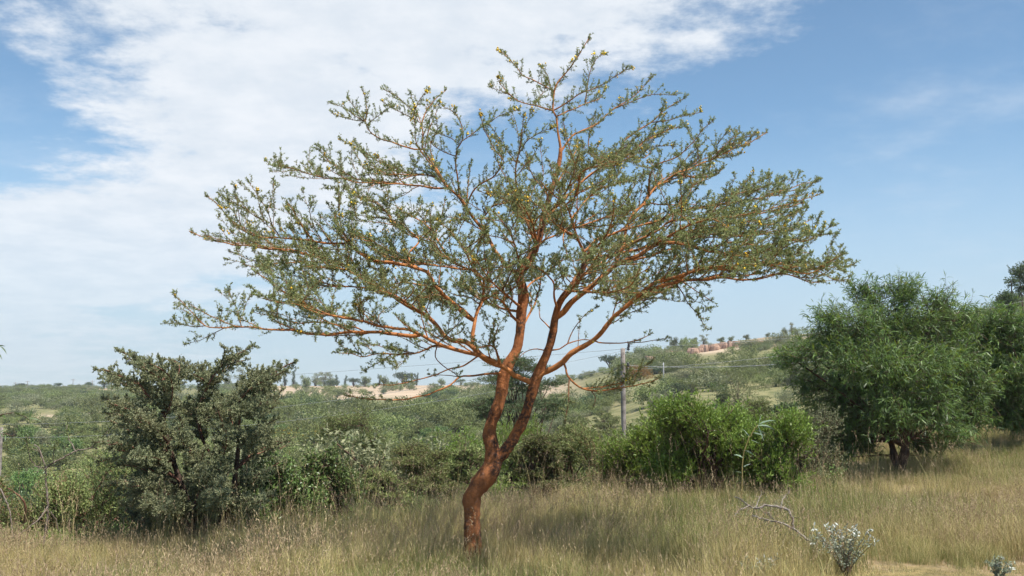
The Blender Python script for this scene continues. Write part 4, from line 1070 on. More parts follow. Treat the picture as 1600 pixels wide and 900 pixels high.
# every one gets words of its own: size, colour, distance, landmark and its turn from the left
ZONE = [(-999, 170, 'near the left edge'), (170, 470, 'beyond the grey thorn bush'), (470, 720, 'left of the orange trunk'), (720, 900, 'behind the orange trunk'), (900, 1060, 'around the power pole'), (1060, 1260, 'behind the bright bushes'), (1260, 9999, 'behind the willow-leaved tree')]
ORD = ['leftmost', 'second from left', 'third from left', 'fourth from left', 'fifth from left', 'sixth from left', 'seventh from left', 'eighth from left', 'ninth from left', 'tenth from left', 'eleventh from left', 'twelfth from left']
fam = {}
for o, pi, x, y, s in VALLEY:
    u = 800 + F_PX * x / y; z = next(t for a, b, t in ZONE if a <= u < b)
    d = 'in the near valley' if y < 30 else ('in the valley' if y < 55 else ('on the lower slope' if y < 95 else 'high on the slope'))
    k = ('small' if s < 0.9 else ('medium' if s < 1.25 else 'large')) + ' ' + PLAB[pi] + ' shrub ' + d + ' ' + z
    fam.setdefault(k, []).append((u, o))
for k, v in fam.items():
    v.sort(key=lambda q: q[0])
    for i, (u, o) in enumerate(v): o['label'] = k if len(v) == 1 else k + ', ' + ORD[min(i, 11)]
# the orange-brown round bush and the big olive one on the right slope
KIND['rust'] = ('dark_bark', 'rust_leaf', KIND['grey'][2])
S('round_bush', 'rust-tinged round bush just right of the power pole', 'bush', 'rust', 127, 999, ground_Y(999, 594), 56, 567, sink=0.3, n=2200, k=18, size=0.5, leaf_scale=5.0, extra=dict(dens=18, twig_frac=0.2))
S('round_bush', 'big hazy olive bush on the right slope above the bright bushes', 'bush', 'layered', 128, 1150, ground_Y(1150, 632), 110, 572, sink=0.3, n=2200, k=18, size=0.42, leaf_scale=3.0, extra=dict(dens=22, twig_frac=0.2))
S('round_bush', 'dark round bush on the right slope beside the willow-leaved tree', 'bush', 'grey', 129, 1225, ground_Y(1225, 632), 64, 600, sink=0.3, n=1300, k=12, leaf_scale=3.0, extra=dict(dens=22, twig_frac=0.2))
# ------------------------------------------------------------------ geometry-node scatter for what nobody could count
def scatter(name, pts, rotz, tilt, scl, idx, protos, label):
    coll = bpy.data.collections.new(name + '_pieces')
    for p in protos: coll.objects.link(p)
    me = bpy.data.meshes.new(name); me.vertices.add(len(pts)); me.vertices.foreach_set('co', np.asarray(pts, np.float32).ravel())
    rot = np.column_stack([tilt[:, 0], tilt[:, 1], rotz]).astype(np.float32)
    a = me.attributes.new('rot', 'FLOAT_VECTOR', 'POINT'); a.data.foreach_set('vector', rot.ravel())
    a = me.attributes.new('scl', 'FLOAT_VECTOR', 'POINT'); a.data.foreach_set('vector', np.asarray(scl, np.float32).ravel())
    a = me.attributes.new('idx', 'INT', 'POINT'); a.data.foreach_set('value', np.asarray(idx, np.int32))
    o = obj(name, me, None, kind='stuff', label=label, category=name.replace('_', ' '))
    ng = bpy.data.node_groups.new(name, 'GeometryNodeTree')
    ng.interface.new_socket('Geometry', in_out='INPUT', socket_type='NodeSocketGeometry'); ng.interface.new_socket('Geometry', in_out='OUTPUT', socket_type='NodeSocketGeometry')
    gi = ng.nodes.new('NodeGroupInput'); go = ng.nodes.new('NodeGroupOutput'); iop = ng.nodes.new('GeometryNodeInstanceOnPoints')
    ci = ng.nodes.new('GeometryNodeCollectionInfo'); ci.inputs[0].default_value = coll; ci.inputs[1].default_value = True; ci.inputs[2].default_value = True
    def attr(nm, typ):
        n = ng.nodes.new('GeometryNodeInputNamedAttribute'); n.data_type = typ; n.inputs[0].default_value = nm; return n.outputs[0]
    e2r = ng.nodes.new('FunctionNodeEulerToRotation'); ng.links.new(attr('rot', 'FLOAT_VECTOR'), e2r.inputs[0])
    ng.links.new(gi.outputs[0], iop.inputs['Points']); ng.links.new(ci.outputs[0], iop.inputs['Instance'])
    iop.inputs['Pick Instance'].default_value = True
    ng.links.new(attr('idx', 'INT'), iop.inputs['Instance Index']); ng.links.new(e2r.outputs[0], iop.inputs['Rotation']); ng.links.new(attr('scl', 'FLOAT_VECTOR'), iop.inputs['Scale'])
    ng.links.new(iop.outputs[0], go.inputs[0])
    md = o.modifiers.new('scatter', 'NODES'); md.node_group = ng
    return o

def blades(geo, rng, n, h, w, rad, lean, m, seg=3):
    th = rng.uniform(0, 6.283, n); r = rad * np.sqrt(rng.random(n)); p0 = np.column_stack([np.cos(th) * r, np.sin(th) * r, np.full(n, -0.02)])
    az_ = rng.uniform(0, 6.283, n); d = np.column_stack([np.cos(az_), np.sin(az_), np.zeros(n)])
    H = rng.uniform(h[0], h[1], n); ln = np.abs(rng.normal(size=n)) * lean + 0.05
    side = np.column_stack([-np.sin(az_), np.cos(az_), np.zeros(n)]); tw = rng.uniform(-1, 1, n)[:, None]
    side = unit(side + d * tw)
    rows = []
    for k in range(seg + 1):
        t = k / seg; bend = (t ** 1.8) * ln
        p = p0 + d * (H * bend)[:, None] + np.array([0, 0, 1.0]) * (H * t * (1 - 0.25 * bend))[:, None]
        ww = w * (1 - t) ** 0.7 * (0.85 if k else 1)
        if k < seg: rows += [p + side * ww / 2, p - side * ww / 2]
        else: rows += [p]; tip = p
    V = np.stack(rows, 1); q = 2 * seg + 1; b = (np.arange(n) * q)[:, None, None]
    Q = (np.array([[2 * k, 2 * k + 1, 2 * k + 3, 2 * k + 2] for k in range(seg - 1)])[None] + b).reshape(-1, 4)
    T = (np.array([[2 * seg - 2, 2 * seg - 1, 2 * seg]])[None] + b).reshape(-1, 3)
    geo.add(V.reshape(-1, 3), Q, T, m)
    return tip, unit(d * ln[:, None] + np.array([0, 0, 0.7]))
def seed_heads(geo, rng, tip, d, ln, m):
    k = 5; A = np.repeat(tip, k, 0); D = np.repeat(d, k, 0); f = np.tile(np.linspace(-1, 0.15, k), len(tip))[:, None]
    A = A + D * f * ln
    leaf_quads(geo, A, D + 0.35 * rng.normal(size=A.shape), ln * 0.36, ln * 0.07, rng, m)

def grass_proto(seed, n, h, w, rad, lean, mix, heads):
    rng = np.random.default_rng(seed); g = Geo()
    ns = int(n * mix)
    blades(g, rng, ns, h, w, rad, lean, 0); blades(g, rng, n - ns, (h[0] * 0.8, h[1] * 0.85), w * 1.15, rad, lean * 0.9, 1)
    if heads:
        tip, d = blades(g, rng, heads, (h[1] * 0.9, h[1] * 1.35), w * 0.55, rad, lean * 0.7, 0)
        seed_heads(g, rng, tip, d, 0.075, 2)
    return bpy.data.objects.new('grass_tuft', g.mesh('grass_tuft', [M['straw'], M['green_grass'], M['seed_head']], False))
GP = []
for s in range(5): GP.append(grass_proto(300 + s, 240, (0.14, 0.36), 0.0044, 0.32, 0.50, 0.42, 10))          # common bank grass
for s in range(4): GP.append(grass_proto(320 + s, 230, (0.14, 0.32), 0.0046, 0.32, 0.42, 0.18, 5))          # greener
for s in range(4): GP.append(grass_proto(340 + s, 210, (0.14, 0.38), 0.0042, 0.32, 0.45, 0.9, 14))           # straw
for s in range(2): GP.append(grass_proto(360 + s, 170, (0.04, 0.14), 0.005, 0.34, 0.8, 0.7, 0))             # short and trodden
for s in range(2): GP.append(grass_proto(370 + s, 34, (0.34, 0.66), 0.0048, 0.09, 0.30, 0.25, 4))            # tall green clumps
for s in range(3): GP.append(grass_proto(380 + s, 150, (0.16, 0.40), 0.0040, 0.30, 0.55, 0.75, 46))           # brown seeding patches
rg = np.random.default_rng(55)
N = 6600
y = 5.6 + 15.5 * rg.random(N) ** 0.85; x = rg.uniform(-0.62, 0.62, N) * (y + 1.5)
edge_g = bank_edge(x) + 0.4
keep = (y < edge_g + rg.normal(size=N) * 0.4)
# bare trodden earth by the track in the lower right corner
bare = smooth(2.4, 3.9, x) * smooth(9.5, 8.6, y + 0.35 * vnoise(x * 1.5, y * 1.5))
keep &= rg.random(N) > bare * 0.97
x, y, bare = x[keep], y[keep], bare[keep]
nz = vnoise(x * 0.45 + 3, y * 0.6) + 0.5 * vnoise(x * 1.3, y * 1.3 + 8)
ix = np.where(nz > 0.10, rg.integers(5, 9, len(x)), np.where(nz < -0.12, rg.integers(9, 13, len(x)), rg.integers(0, 5, len(x))))
ix = np.where((rg.random(len(x)) < 0.085) & (y > 7.5), rg.integers(15, 17, len(x)), ix)
ix = np.where((vnoise(x * 0.9 + 40, y * 0.9 + 11) > 0.20) & (rg.random(len(x)) < 0.45), rg.integers(17, 20, len(x)), ix)
short = (bare > 0.12) | ((y < 9.1 + 0.5 * vnoise(x, y * 2)) & (rg.random(len(x)) < 0.55) & (x > 1.2))
ix = np.where(short, rg.integers(13, 15, len(x)), ix)
zz = terrain(x, y)
s = rg.uniform(0.65, 1.1, len(x)) * (1 + 0.6 * vnoise(x * 0.8 + 20, y * 0.8) + 0.5 * vnoise(x * 2.1 + 7, y * 2.1))
s = s * (1 - 0.6 * smooth(1.8, 3.6, x) * smooth(10.4, 8.8, y + 0.5 * vnoise(x * 1.1 + 4, y * 1.1)))
s = s * (1 - 0.22 * smooth(11, 15, y) * smooth(2, 6, x))
scatter('grass', np.column_stack([x, y, zz]), rg.uniform(0, 6.283, len(x)), rg.normal(size=(len(x), 2)) * 0.06, np.column_stack([s, s, s * rg.uniform(0.85, 1.2, len(x))]), ix, GP,
        'dry knee-high grass, straw and olive, covering the foreground bank')

# tall seed stalks along the far edge of the bank
rt = np.random.default_rng(66)
TP = []
for k in range(4):
    g = Geo(); tip, d = blades(g, rt, 7, (0.65, 1.15), 0.006, 0.12, 0.32, 0, 5); seed_heads(g, rt, tip, d, 0.13, 2); blades(g, rt, 14, (0.35, 0.7), 0.007, 0.12, 0.35, 1)
    TP.append(bpy.data.objects.new('seed_stalks', g.mesh('seed_stalks', [M['straw'], M['green_grass'], M['seed_head']], False)))
xs = np.concatenate([rt.uniform(-7.5, -1.5, 34), rt.uniform(-1.5, 3.5, 10), rt.uniform(4.6, 6.4, 8), rt.uniform(3.0, 4.5, 6)])
ys2 = bank_edge(xs) + rt.normal(size=len(xs)) * 0.35 - 0.2
ys2[-14:] = rt.uniform(12.8, 14.0, 14)
sc_ = rt.uniform(0.6, 1.0, len(xs))
scatter('seed_stalks', np.column_stack([xs, ys2, terrain(xs, ys2)]), rt.uniform(0, 6.28, len(xs)), rt.normal(size=(len(xs), 2)) * 0.08, np.column_stack([sc_] * 3), rt.integers(0, 4, len(xs)), TP,
        'tall pale seed stalks of grass along the far edge of the bank')

# far scrub: low-detail clumps over the slopes, beyond where single shrubs can be told apart
FP = []
for kd, sd, lm in (('layered', 401, 'olive_leaf'), ('grey', 402, 'grey_leaf'), ('pale_layered', 403, 'pale_leaf'), ('dark_layered', 404, 'dark_leaf')):
    rr = np.random.default_rng(sd); lb = lobes_in(rr, 9, 2.8, 2.8, 1.8, 0.0, 0.45, 0.1)
    w_, l_, _ = crown(rr, lb, 520, shoot=(0.2, 0.5), dens=9, leaf=(0.07, 0.15), lw=0.6, up=0.4, stem_r=0.04, twig_frac=0.0, stems=3)
    l_.merge(w_)
    me_ = l_.mesh('far_shrub', [M[lm]], False); FP.append(bpy.data.objects.new('far_shrub', me_))
rf = np.random.default_rng(71); N = 11500
y = 48 + 382 * rf.random(N) ** 0.9; x = rf.uniform(-0.57, 0.6, N) * y
u = 800 + F_PX * x / y; rd = np.interp(u, RIDGE_U, RIDGE_D); fr = y / rd
p = (0.45 + 0.55 * smooth(80, 150, y)) * (fr < 0.995)
fieldm = smooth(0.55, 0.72, fr) * smooth(380, 450, u) * (1 - smooth(850, 930, u)); p = p * (1 - 0.90 * fieldm)
p = p * (1 - 0.96 * smooth(0.82, 0.90, fr) * smooth(1000, 1120, u) * (1 - smooth(1350, 1500, u))); p = p * (0.06 + 1.15 * smooth(-0.14, 0.08, vnoise(x * 0.07, y * 0.035) + 0.4 * vnoise(x * 0.2 + 30, y * 0.1)))
k = rf.random(N) < p
k &= ~((u > 965) & (u < 1035) & (612 - (terrain(x, y) + 3.0 - EYE) / y * F_PX < 592) & (y < ground_Y(999, 594) + 3))
x, y = x[k], y[k]
s = np.clip(np.exp(rf.normal(size=len(x)) * 0.42), 0.4, 2.2 - 1.0 * smooth(200, 380, y)) * (0.65 + 0.35 * smooth(60, 160, y))
scatter('hillside_scrub', np.column_stack([x, y, terrain(x, y) - 0.1]), rf.uniform(0, 6.28, len(x)), np.zeros((len(x), 2)), np.column_stack([s * 1.15, s * 1.15, s]), rf.choice(4, len(x), p=[.34, .22, .32, .12]), FP,
        'dense low scrub covering the far hillsides')

# low undergrowth between the shrubs of the near valley
UP = []
for kd, sd, lm in (('a', 421, 'olive_leaf'), ('b', 422, 'pale_leaf'), ('c', 423, 'broad_leaf'), ('d', 424, 'bright_leaf')):
    rr = np.random.default_rng(sd); lb = lobes_in(rr, 6, 1.0, 1.0, 0.55, 0.0, 0.5)
    w_, l_, _ = crown(rr, lb, 130, shoot=(0.12, 0.3), dens=26, leaf=(0.03, 0.07), lw=0.45, up=0.7, stem_r=0.012, twig_frac=0.4, stems=3)
    l_.merge(w_); UP.append(bpy.data.objects.new('undergrowth_piece', l_.mesh('undergrowth_piece', [M[lm]], False)))
ru = np.random.default_rng(72); N = 2900
y = 11.5 + 46 * ru.random(N) ** 0.9; x = ru.uniform(-0.6, 0.6, N) * y
k = y > bank_edge(x) + 0.5; x, y = x[k], y[k]; s = ru.uniform(0.6, 1.5, len(x)) * (0.6 + 0.4 * smooth(14, 30, y))
scatter('undergrowth', np.column_stack([x, y, terrain(x, y) - 0.05]), ru.uniform(0, 6.28, len(x)), np.zeros((len(x), 2)), np.column_stack([s, s, s]), ru.choice(4, len(x), p=[.38, .34, .18, .10]), UP,
        'low green undergrowth filling the valley floor between the shrubs')

# ------------------------------------------------------------------ trees on the skyline
def far_proto(kind_, seed):
    rr = np.random.default_rng(seed)
    if kind_ == 'umbrella':
        lb = [[rr.uniform(-1, 1) * 2.2, rr.uniform(-1, 1) * 2.2, 3.0 + rr.uniform(-0.9, 0.5), 1.3, 1.3, 0.6] for _ in range(14)]; lm = 'dark_leaf'; n = 420; sr = 0.16; fl = 0.6
    elif kind_ == 'round':
        lb = lobes_in(rr, 18, 4.8, 4.8, 4.9, 0.2, 0.45); lm = 'olive_leaf'; n = 520; sr = 0.14; fl = 0.0
    elif kind_ == 'tall':
        lb = [[rr.normal() * 0.7, rr.normal() * 0.7, z, 1.3 - 0.09 * z, 1.3 - 0.09 * z, 0.9] for z in np.linspace(1.0, 8.0, 15)]; lm = 'dark_leaf'; n = 520; sr = 0.15; fl = 0.0
    else:
        lb = [[rr.normal() * 1.2, rr.normal() * 1.2, rr.uniform(1.4, 6.2), 1.2, 1.2, 0.9] for _ in range(18)]; lm = 'grey_leaf'; n = 520; sr = 0.15; fl = 0.0
    w_, l_, _ = crown(rr, lb, n, shoot=(0.3, 0.7), dens=13, leaf=(0.15, 0.34), lw=0.6, up=0.4, flat=fl, stem_r=sr, stems=2, twig_frac=0.3, twig_r=0.012)
    return w_.mesh('trunk', [M['dark_bark']]), l_.mesh('crown', [M[lm]], False)
FT = {k: [far_proto(k, 500 + 10 * i + j) for j in range(2)] for i, k in enumerate(('umbrella', 'round', 'tall', 'open'))}
FH = dict(umbrella=4.2, round=5.2, tall=9.0, open=7.2)
rs = np.random.default_rng(88)
def far_tree(kd, px, base_py, top_py, Y, label, group=None, wide=1.0):
    x = (px - 800) / F_PX * Y; z = hz(x, Y); 
    top = P(px, top_py, Y)[2]; s = max(0.25, (top - z) / FH[kd])
    t = thing(dict(umbrella='umbrella_tree', round='round_tree', tall='tall_tree', open='open_tree')[kd], label, 'tree', (x, Y, z - 0.1), group, rs.uniform(0, 6.28), (s * wide, s * wide, s))
    tr, cr = FT[kd][rs.integers(0, 2)]
    obj('trunk', tr, t); obj('crown', cr, t)
PL = 390
for (kd, px, top, Y, lab, grp, wd) in (
  ('umbrella', 7, 604, 418, 'small flat-topped tree on the skyline at the far left edge', None, 1.4),
  ('umbrella', 36, 598, 415, 'flat-topped tree on the left skyline between two thin poles', None, 1.3),
  ('umbrella', 94, 597, 415, 'flat-topped tree on the left skyline, right of the pair of poles', None, 1.0),
  ('round', 127, 599, 412, 'small round tree on the left skyline beside pale bare earth', None, 0.8),
  ('umbrella', 142, 596, 412, 'leaning flat-topped tree above the bare earth on the left skyline', None, 0.9),
  ('umbrella', 166, 594, 405, 'wide flat-topped tree on the skyline just left of the grey thorn bush', None, 1.2),
  ('round', 236, 584, 400, 'round tree on the skyline behind the left part of the grey thorn bush', None, 0.9),
  ('open', 357, 576, 400, 'tree showing through the top of the grey thorn bush', None, 0.8),
  ('open', 379, 571, 400, 'open-crowned tall tree on the skyline above the grey thorn bush', None, 0.75),
  ('tall', 410, 574, 400, 'narrow tree on the skyline above the right tips of the grey thorn bush', None, 0.8),
  ('tall', 446, 577, 400, 'narrow pair-mate tree on the skyline, right behind the tips of the thorn bush', None, 0.8),
  ('tall', 460, 574, 398, 'dark pointed tree on the skyline right of the grey thorn bush', None, 0.8),
  ('round', 480, 585, 395, 'round tree at the left end of the skyline grove', 'skyline grove', 1.1),
  ('open', 495, 580, 400, 'left tree of the skyline grove beyond the pale fields', 'skyline grove trees', 1.2),
  ('open', 507, 579, 402, 'second tree of the skyline grove beyond the pale fields', 'skyline grove trees', 1.2),
  ('open', 518, 582, 400, 'third tree of the skyline grove beyond the pale fields', 'skyline grove trees', 1.2),
  ('tall', 527, 584, 400, 'right-hand tree of the skyline grove beyond the pale fields', 'skyline grove trees', 1.0),
  ('tall', 541, 585, 404, 'dark narrow tree right of the skyline grove', None, 1.0),
  ('umbrella', 554, 589, 385, 'low wide tree beyond the pale fields, right of the skyline grove', None, 1.0),
  ('round', 572, 586, 380, 'broad round tree standing alone beyond the pale fields', None, 1.2),
  ('umbrella', 520, 592, 330, 'dark tree standing in the pale fields, nearer than the grove', None, 0.9),
  ('round', 478, 593, 330, 'olive tree at the left end of the pale fields', None, 1.0),
  ('round', 601, 586, 385, 'grey tree left of the large umbrella tree on the skyline', None, 1.0),
  ('tall', 594, 583, 400, 'thin tree behind the grey one on the skyline', None, 0.9),
  ('umbrella', 633, 579, 372, 'large dark umbrella-shaped tree on the skyline below the acacia branches', None, 1.1),
  ('tall', 652, 581, 395, 'leaning pale tree right of the large umbrella tree', None, 0.8),
  ('round', 690, 590, 380, 'low round tree on the skyline under the lowest acacia twigs', None, 1.2),
  ('umbrella', 720, 591, 380, 'flat tree on the skyline left of the orange trunk', None, 1.2),
  ('umbrella', 954, 552, 262, 'umbrella-shaped tree standing alone left of the power pole', None, 0.95),
  ('open', 982, 547, 268, 'grey tree on the skyline behind the top of the power pole', None, 0.8),
  ('open', 992, 541, 266, 'open grey tree right of the power pole top', None, 0.8),
  ('umbrella', 1003, 547, 268, 'small flat tree on the ridge right of the power pole', None, 0.8),
  ('round', 1053, 524, 256, 'left tree of the dark pair on the ridge', None, 0.75),
  ('round', 1067, 525, 256, 'right tree of the dark pair on the ridge', None, 0.75),
  ('round', 1084, 525, 254, 'middle-sized tree on the ridge left of the leafy clump', None, 0.8),
  ('open', 1100, 521, 252, 'leafy clump of a tree on the ridge above the cliff', None, 1.1),
  ('round', 1126, 525, 250, 'low round bush on the ridge crest, left one', None, 1.4),
  ('round', 1142, 524, 250, 'low round bush on the ridge crest, middle one', None, 1.3),
  ('round', 1166, 521, 248, 'low round bush on the ridge crest, right one', None, 1.4),
  ('round', 1200, 519, 246, 'low dark bush on the ridge near the willow-leaved tree', None, 1.2),
  ('open', 1238, 502, 242, 'tall open tree on the ridge left of the willow-leaved tree', None, 0.8),
  ('round', 1226, 510, 242, 'shorter tree beside the tall open one on the ridge', None, 0.8),
  ('round', 1270, 511, 240, 'small dark tree on the ridge against the willow-leaved tree', None, 0.8)):
    far_tree(kd, px, 0, top, Y, lab, grp if grp != 'skyline grove' else None, wd)
# dark trees on the slope at the right edge
KIND['edge_tree'] = ('dark_bark', 'dark_leaf', dict(shoot=(0.3, 0.7), dens=20, leaf=(0.07, 0.14), lw=0.45, up=0.4, twig_frac=0.4, twig_r=0.008, stems=1))
for (px, Y, items, lab, sd) in ((1594, 62, [(1592,424,18,14,0),(1606,434,20,14,0.5),(1580,440,12,9,-0.4),(1612,415,18,10,0.2),(1598,452,14,8,0.3)], 'tall dark tree on the slope at the right edge', 711),
                                (1574, 58, [(1572,462,13,9,0),(1560,470,10,8,0.3),(1586,468,12,10,-0.3),(1576,480,16,10,0.2)], 'round dark tree on the slope beside the taller one', 712)):
    bs3 = spot(px, Y); make_shrub('dark_tree', lab, 'tree', 'edge_tree', sd, bs3, 1, 1, 1, n=520, lobes=px_lobes(Y, bs3, items), stem_r=0.12)

# ------------------------------------------------------------------ rock ledges below the ridge
def ledge(px0, px1, py0, py1, Y, hpx, seed, label):
    rr = np.random.default_rng(seed); g = Geo(); n = max(3, int(abs(px1 - px0) / 4.5))
    x0 = (px0 - 800) / F_PX * Y
    root = thing('rock_ledge', label, 'rocks', (x0, Y, hz(x0, Y)))
    for i in range(n):
        t = (i + 0.5) / n; px = px0 + (px1 - px0) * t; py = py0 + (py1 - py0) * t
        Yi = Y + rr.normal() * 1.2; xx = (px - 800) / F_PX * Yi; z = hz(xx, Yi)
        w = 0.75 * rr.uniform(0.7, 1.5); h = hpx * Yi / F_PX * rr.uniform(0.6, 1.3); d = 0.8
        g2 = Geo(); V = []
        for zz_, k in ((-0.4, 1.15), (h * 0.55, 1.0), (h, 0.72)):
            for a_ in range(7):
                th = a_ / 7 * 6.283; V.append([math.cos(th) * w * k * rr.uniform(0.8, 1.15), math.sin(th) * d * k * rr.uniform(0.8, 1.15), zz_ + rr.normal() * 0.06])
        V.append([0, 0, h * 1.02]); F = []
        for r_ in range(2):
            for a_ in range(7): F.append([r_ * 7 + a_, r_ * 7 + (a_ + 1) % 7, r_ * 7 + 7 + (a_ + 1) % 7, r_ * 7 + 7 + a_])
        g2.add(V, F, [[14 + a_, 14 + (a_ + 1) % 7, 21] for a_ in range(7)])
        obj('boulder', g2.mesh('boulder', [M['rock']], False), root, (xx - x0, Yi - Y, z - hz(x0, Y)))
ledge(1008, 1062, 552, 546, 236, 7, 601, 'broken reddish rock ledge below the ridge, left part')
ledge(1078, 1155, 546, 537, 226, 8, 602, 'longest reddish rock ledge below the ridge crest')
ledge(1160, 1215, 533, 529, 222, 5, 603, 'thin rock ledge below the ridge nearest the willow-leaved tree')
ledge(1050, 1082, 556, 553, 205, 5, 604, 'small lower rock ledge on the right slope')

# ------------------------------------------------------------------ power line
def pole(label, px, Y, top_py, r_px, base_drop=0.4, bits=True, lean=0.0):
    x = (px - 800) / F_PX * Y; z0 = hz(x, Y); top = P(px, top_py, Y)[2]
    root = thing('power_pole', label, 'pole', (x, Y, z0))
    H = top - z0; g = Geo(); zs = np.linspace(-base_drop, H, 12); r = r_px * Y / F_PX * np.linspace(1.12, 0.92, 12)
    pts = np.column_stack([lean * (1 - (zs / H)), np.zeros(12), zs]); tube(g, pts, r, 12, 0, 0.06, px * 0.01)
    obj('post', g.mesh('post', [M['pole_wood']]), root)
    if bits:
        for k, (dz, dx_) in enumerate(((0.10, 0.26), (-0.05, 0.24), (-0.75, 0.22), (-0.95, 0.22))):
            g = Geo(); q = np.array([[0.05, 0, H + dz - 0.1], [dx_, 0, H + dz - 0.1], [dx_, 0, H + dz + 0.0]]); tube(g, resample(q, 0.05), np.full(len(resample(q, 0.05)), 0.018), 6)
            br = obj('bracket', g.mesh('bracket', [M['insulator']]), root)
            g = Geo(); tube(g, np.array([[dx_, 0, H + dz - 0.02], [dx_, 0, H + dz + 0.03], [dx_, 0, H + dz + 0.07], [dx_, 0, H + dz + 0.12], [dx_, 0, H + dz + 0.16]]), [0.04, 0.07, 0.045, 0.065, 0.03], 8)
            obj('insulator', g.mesh('insulator', [M['insulator']]), br)
    return x, z0, top
Yp = 43.0
xp, zp, tp_ = pole('weathered grey wooden power pole rising from the scrub right of the acacia', 973, Yp, 545, 3.9)
pole('nearer grey post of the pair at the left edge', 3, 52, 664, 3.6, bits=False)
pole('thinner grey post of the pair at the left edge', 9.5, 53, 668, 2.4, bits=False, lean=0.05)
for (px, top, Y, lab) in ((27, 597, 410, 'thin pole left of the flat-topped skyline tree'), (46, 595, 410, 'thin pole right of the flat-topped skyline tree'), (117, 592, 405, 'slender pole on the left skyline'), (147, 594, 405, 'pole beside the bare earth on the left skyline'), (1036, 567, 170, 'small white post on the right slope')):
    x_ = (px - 800) / F_PX * Y; z_ = hz(x_, Y); tz = P(px, top, Y)[2]; g = Geo(); h_ = max(tz - z_, 1.0)
    tube(g, np.column_stack([np.zeros(5), np.zeros(5), np.linspace(-0.3, h_, 5)]), np.linspace(0.14, 0.10, 5), 6)
    root = thing('utility_pole', lab, 'pole', (x_, Y, z_)); obj('post', g.mesh('post', [M['wire'] if px > 900 else M['pole_wood']]), root)
    if px < 900:
        g = Geo(); tube(g, np.column_stack([np.linspace(-0.9, 0.9, 4), np.zeros(4), np.full(4, h_ - 0.4)]), np.full(4, 0.07), 5); obj('crossarm', g.mesh('crossarm', [M['pole_wood']]), root)
def wire(label, a, b, sag, r=0.014):
    a = np.array(a); b = np.array(b); t = np.linspace(0, 1, 40)[:, None]
    pts = a * (1 - t) + b * t; pts[:, 2] -= (sag * 4 * t * (1 - t))[:, 0]
    g = Geo(); tube(g, pts - a, np.full(40, r), 6); 
    obj('power_wire', g.mesh('power_wire', [M['wire']]), None, tuple(a), label=label, category='wire')
LT = P(3, 663, 52); LT2 = P(3, 684, 52)
wire('upper wire sagging from the left posts to the power pole', LT, (xp + 0.2, Yp, tp_ - 0.05), 0.75, 0.007)
wire('lower wire sagging from the left posts to the power pole', LT2, (xp + 0.2, Yp, tp_ - 0.75), 0.75, 0.007)
wire('top wire running from the power pole up to the right', (xp + 0.2, Yp, tp_ + 0.1), P(1680, 452, 40), 0.55, 0.007)
wire('thick lower wire running from the power pole to the right', (xp + 0.2, Yp, tp_ - 0.72), P(1680, 490, 40), 0.75, 0.011)
wire('thin lower wire running from the power pole to the right', (xp + 0.2, Yp, tp_ - 0.92), P(1700, 478, 44), 0.35, 0.006)
wire('faint wire from the power pole passing behind the acacia stems', (xp - 0.1, Yp, tp_ - 0.02), P(-60, 606, 120), 0.5, 0.008)

# ------------------------------------------------------------------ small things on the bank
def limb_set(root, base, Y, items, mat, nm='branch', rng=None, sides=6, known=None):
    for (pts, r0, r1, dd) in items:
        pts = np.array(pts, float); n = len(pts); rows = resample(np.column_stack([pts, np.zeros(n), np.linspace(0, dd, n), np.linspace(r0, r1, n)]), 4.0)
        W3 = np.array([P(a[0], a[1], Y + a[3]) for a in rows]) + rng.normal(size=(len(rows), 3)) * 0.004
        g = Geo(); tube(g, W3 - base, rows[:, 4] * Y / F_PX, sides, 0, 0.1, pts[0, 0]); yield obj(nm, g.mesh(nm, [mat]), root), W3
# bare thorny sapling on the left
rb = np.random.default_rng(91)
bb = P(66, 838, 12.0); bb[2] = hz(bb[0], 12.0)
sap = thing('bare_sapling', 'nearly bare crooked grey sapling with a few leafy tufts at the left', 'sapling', bb)
items = [([(68,850),(72,820),(75,790),(72,760),(71,735),(66,715),(60,700),(52,695)],1.9,0.9,0.0), ([(71,733),(80,724),(95,717),(110,709),(122,704),(140,700),(150,692),(165,678),(178,662)],1.5,0.6,0.2),
         ([(69,730),(58,730),(48,718),(43,700),(41,682)],0.9,0.5,-0.1), ([(118,706),(112,694),(106,682),(104,665)],0.9,0.5,0.1), ([(83,722),(84,705),(88,690)],0.8,0.4,-0.1),
         ([(75,790),(66,806),(50,820),(30,835),(10,842)],1.5,0.8,-0.3), ([(78,800),(88,815),(92,835)],1.2,0.7,0.1), ([(0,762),(8,780),(15,800),(18,822),(20,842)],1.3,0.9,-0.2), ([(66,716),(58,704),(46,700),(34,702)],0.8,0.4,0.1)]
for br, W3 in limb_set(sap, bb, 12.0, items, M['sapling_bark'], rng=rb):
    lg = Geo(); nn = 26; i0 = int(len(W3) * 0.55); k = rb.integers(i0, len(W3), nn)
    if W3[-1, 2] > bb[2] + 0.8:
        A = np.repeat(W3[k] - bb, 4, 0) + rb.normal(size=(nn * 4, 3)) * 0.02
        leaf_quads(lg, A, rb.normal(size=(nn * 4, 3)) + np.array([0, 0, 0.5]), rb.uniform(0.015, 0.04, nn * 4), 0.012, rb); obj('leaves', lg.mesh('leaves', [M['olive_leaf']], False), br, kind='stuff')

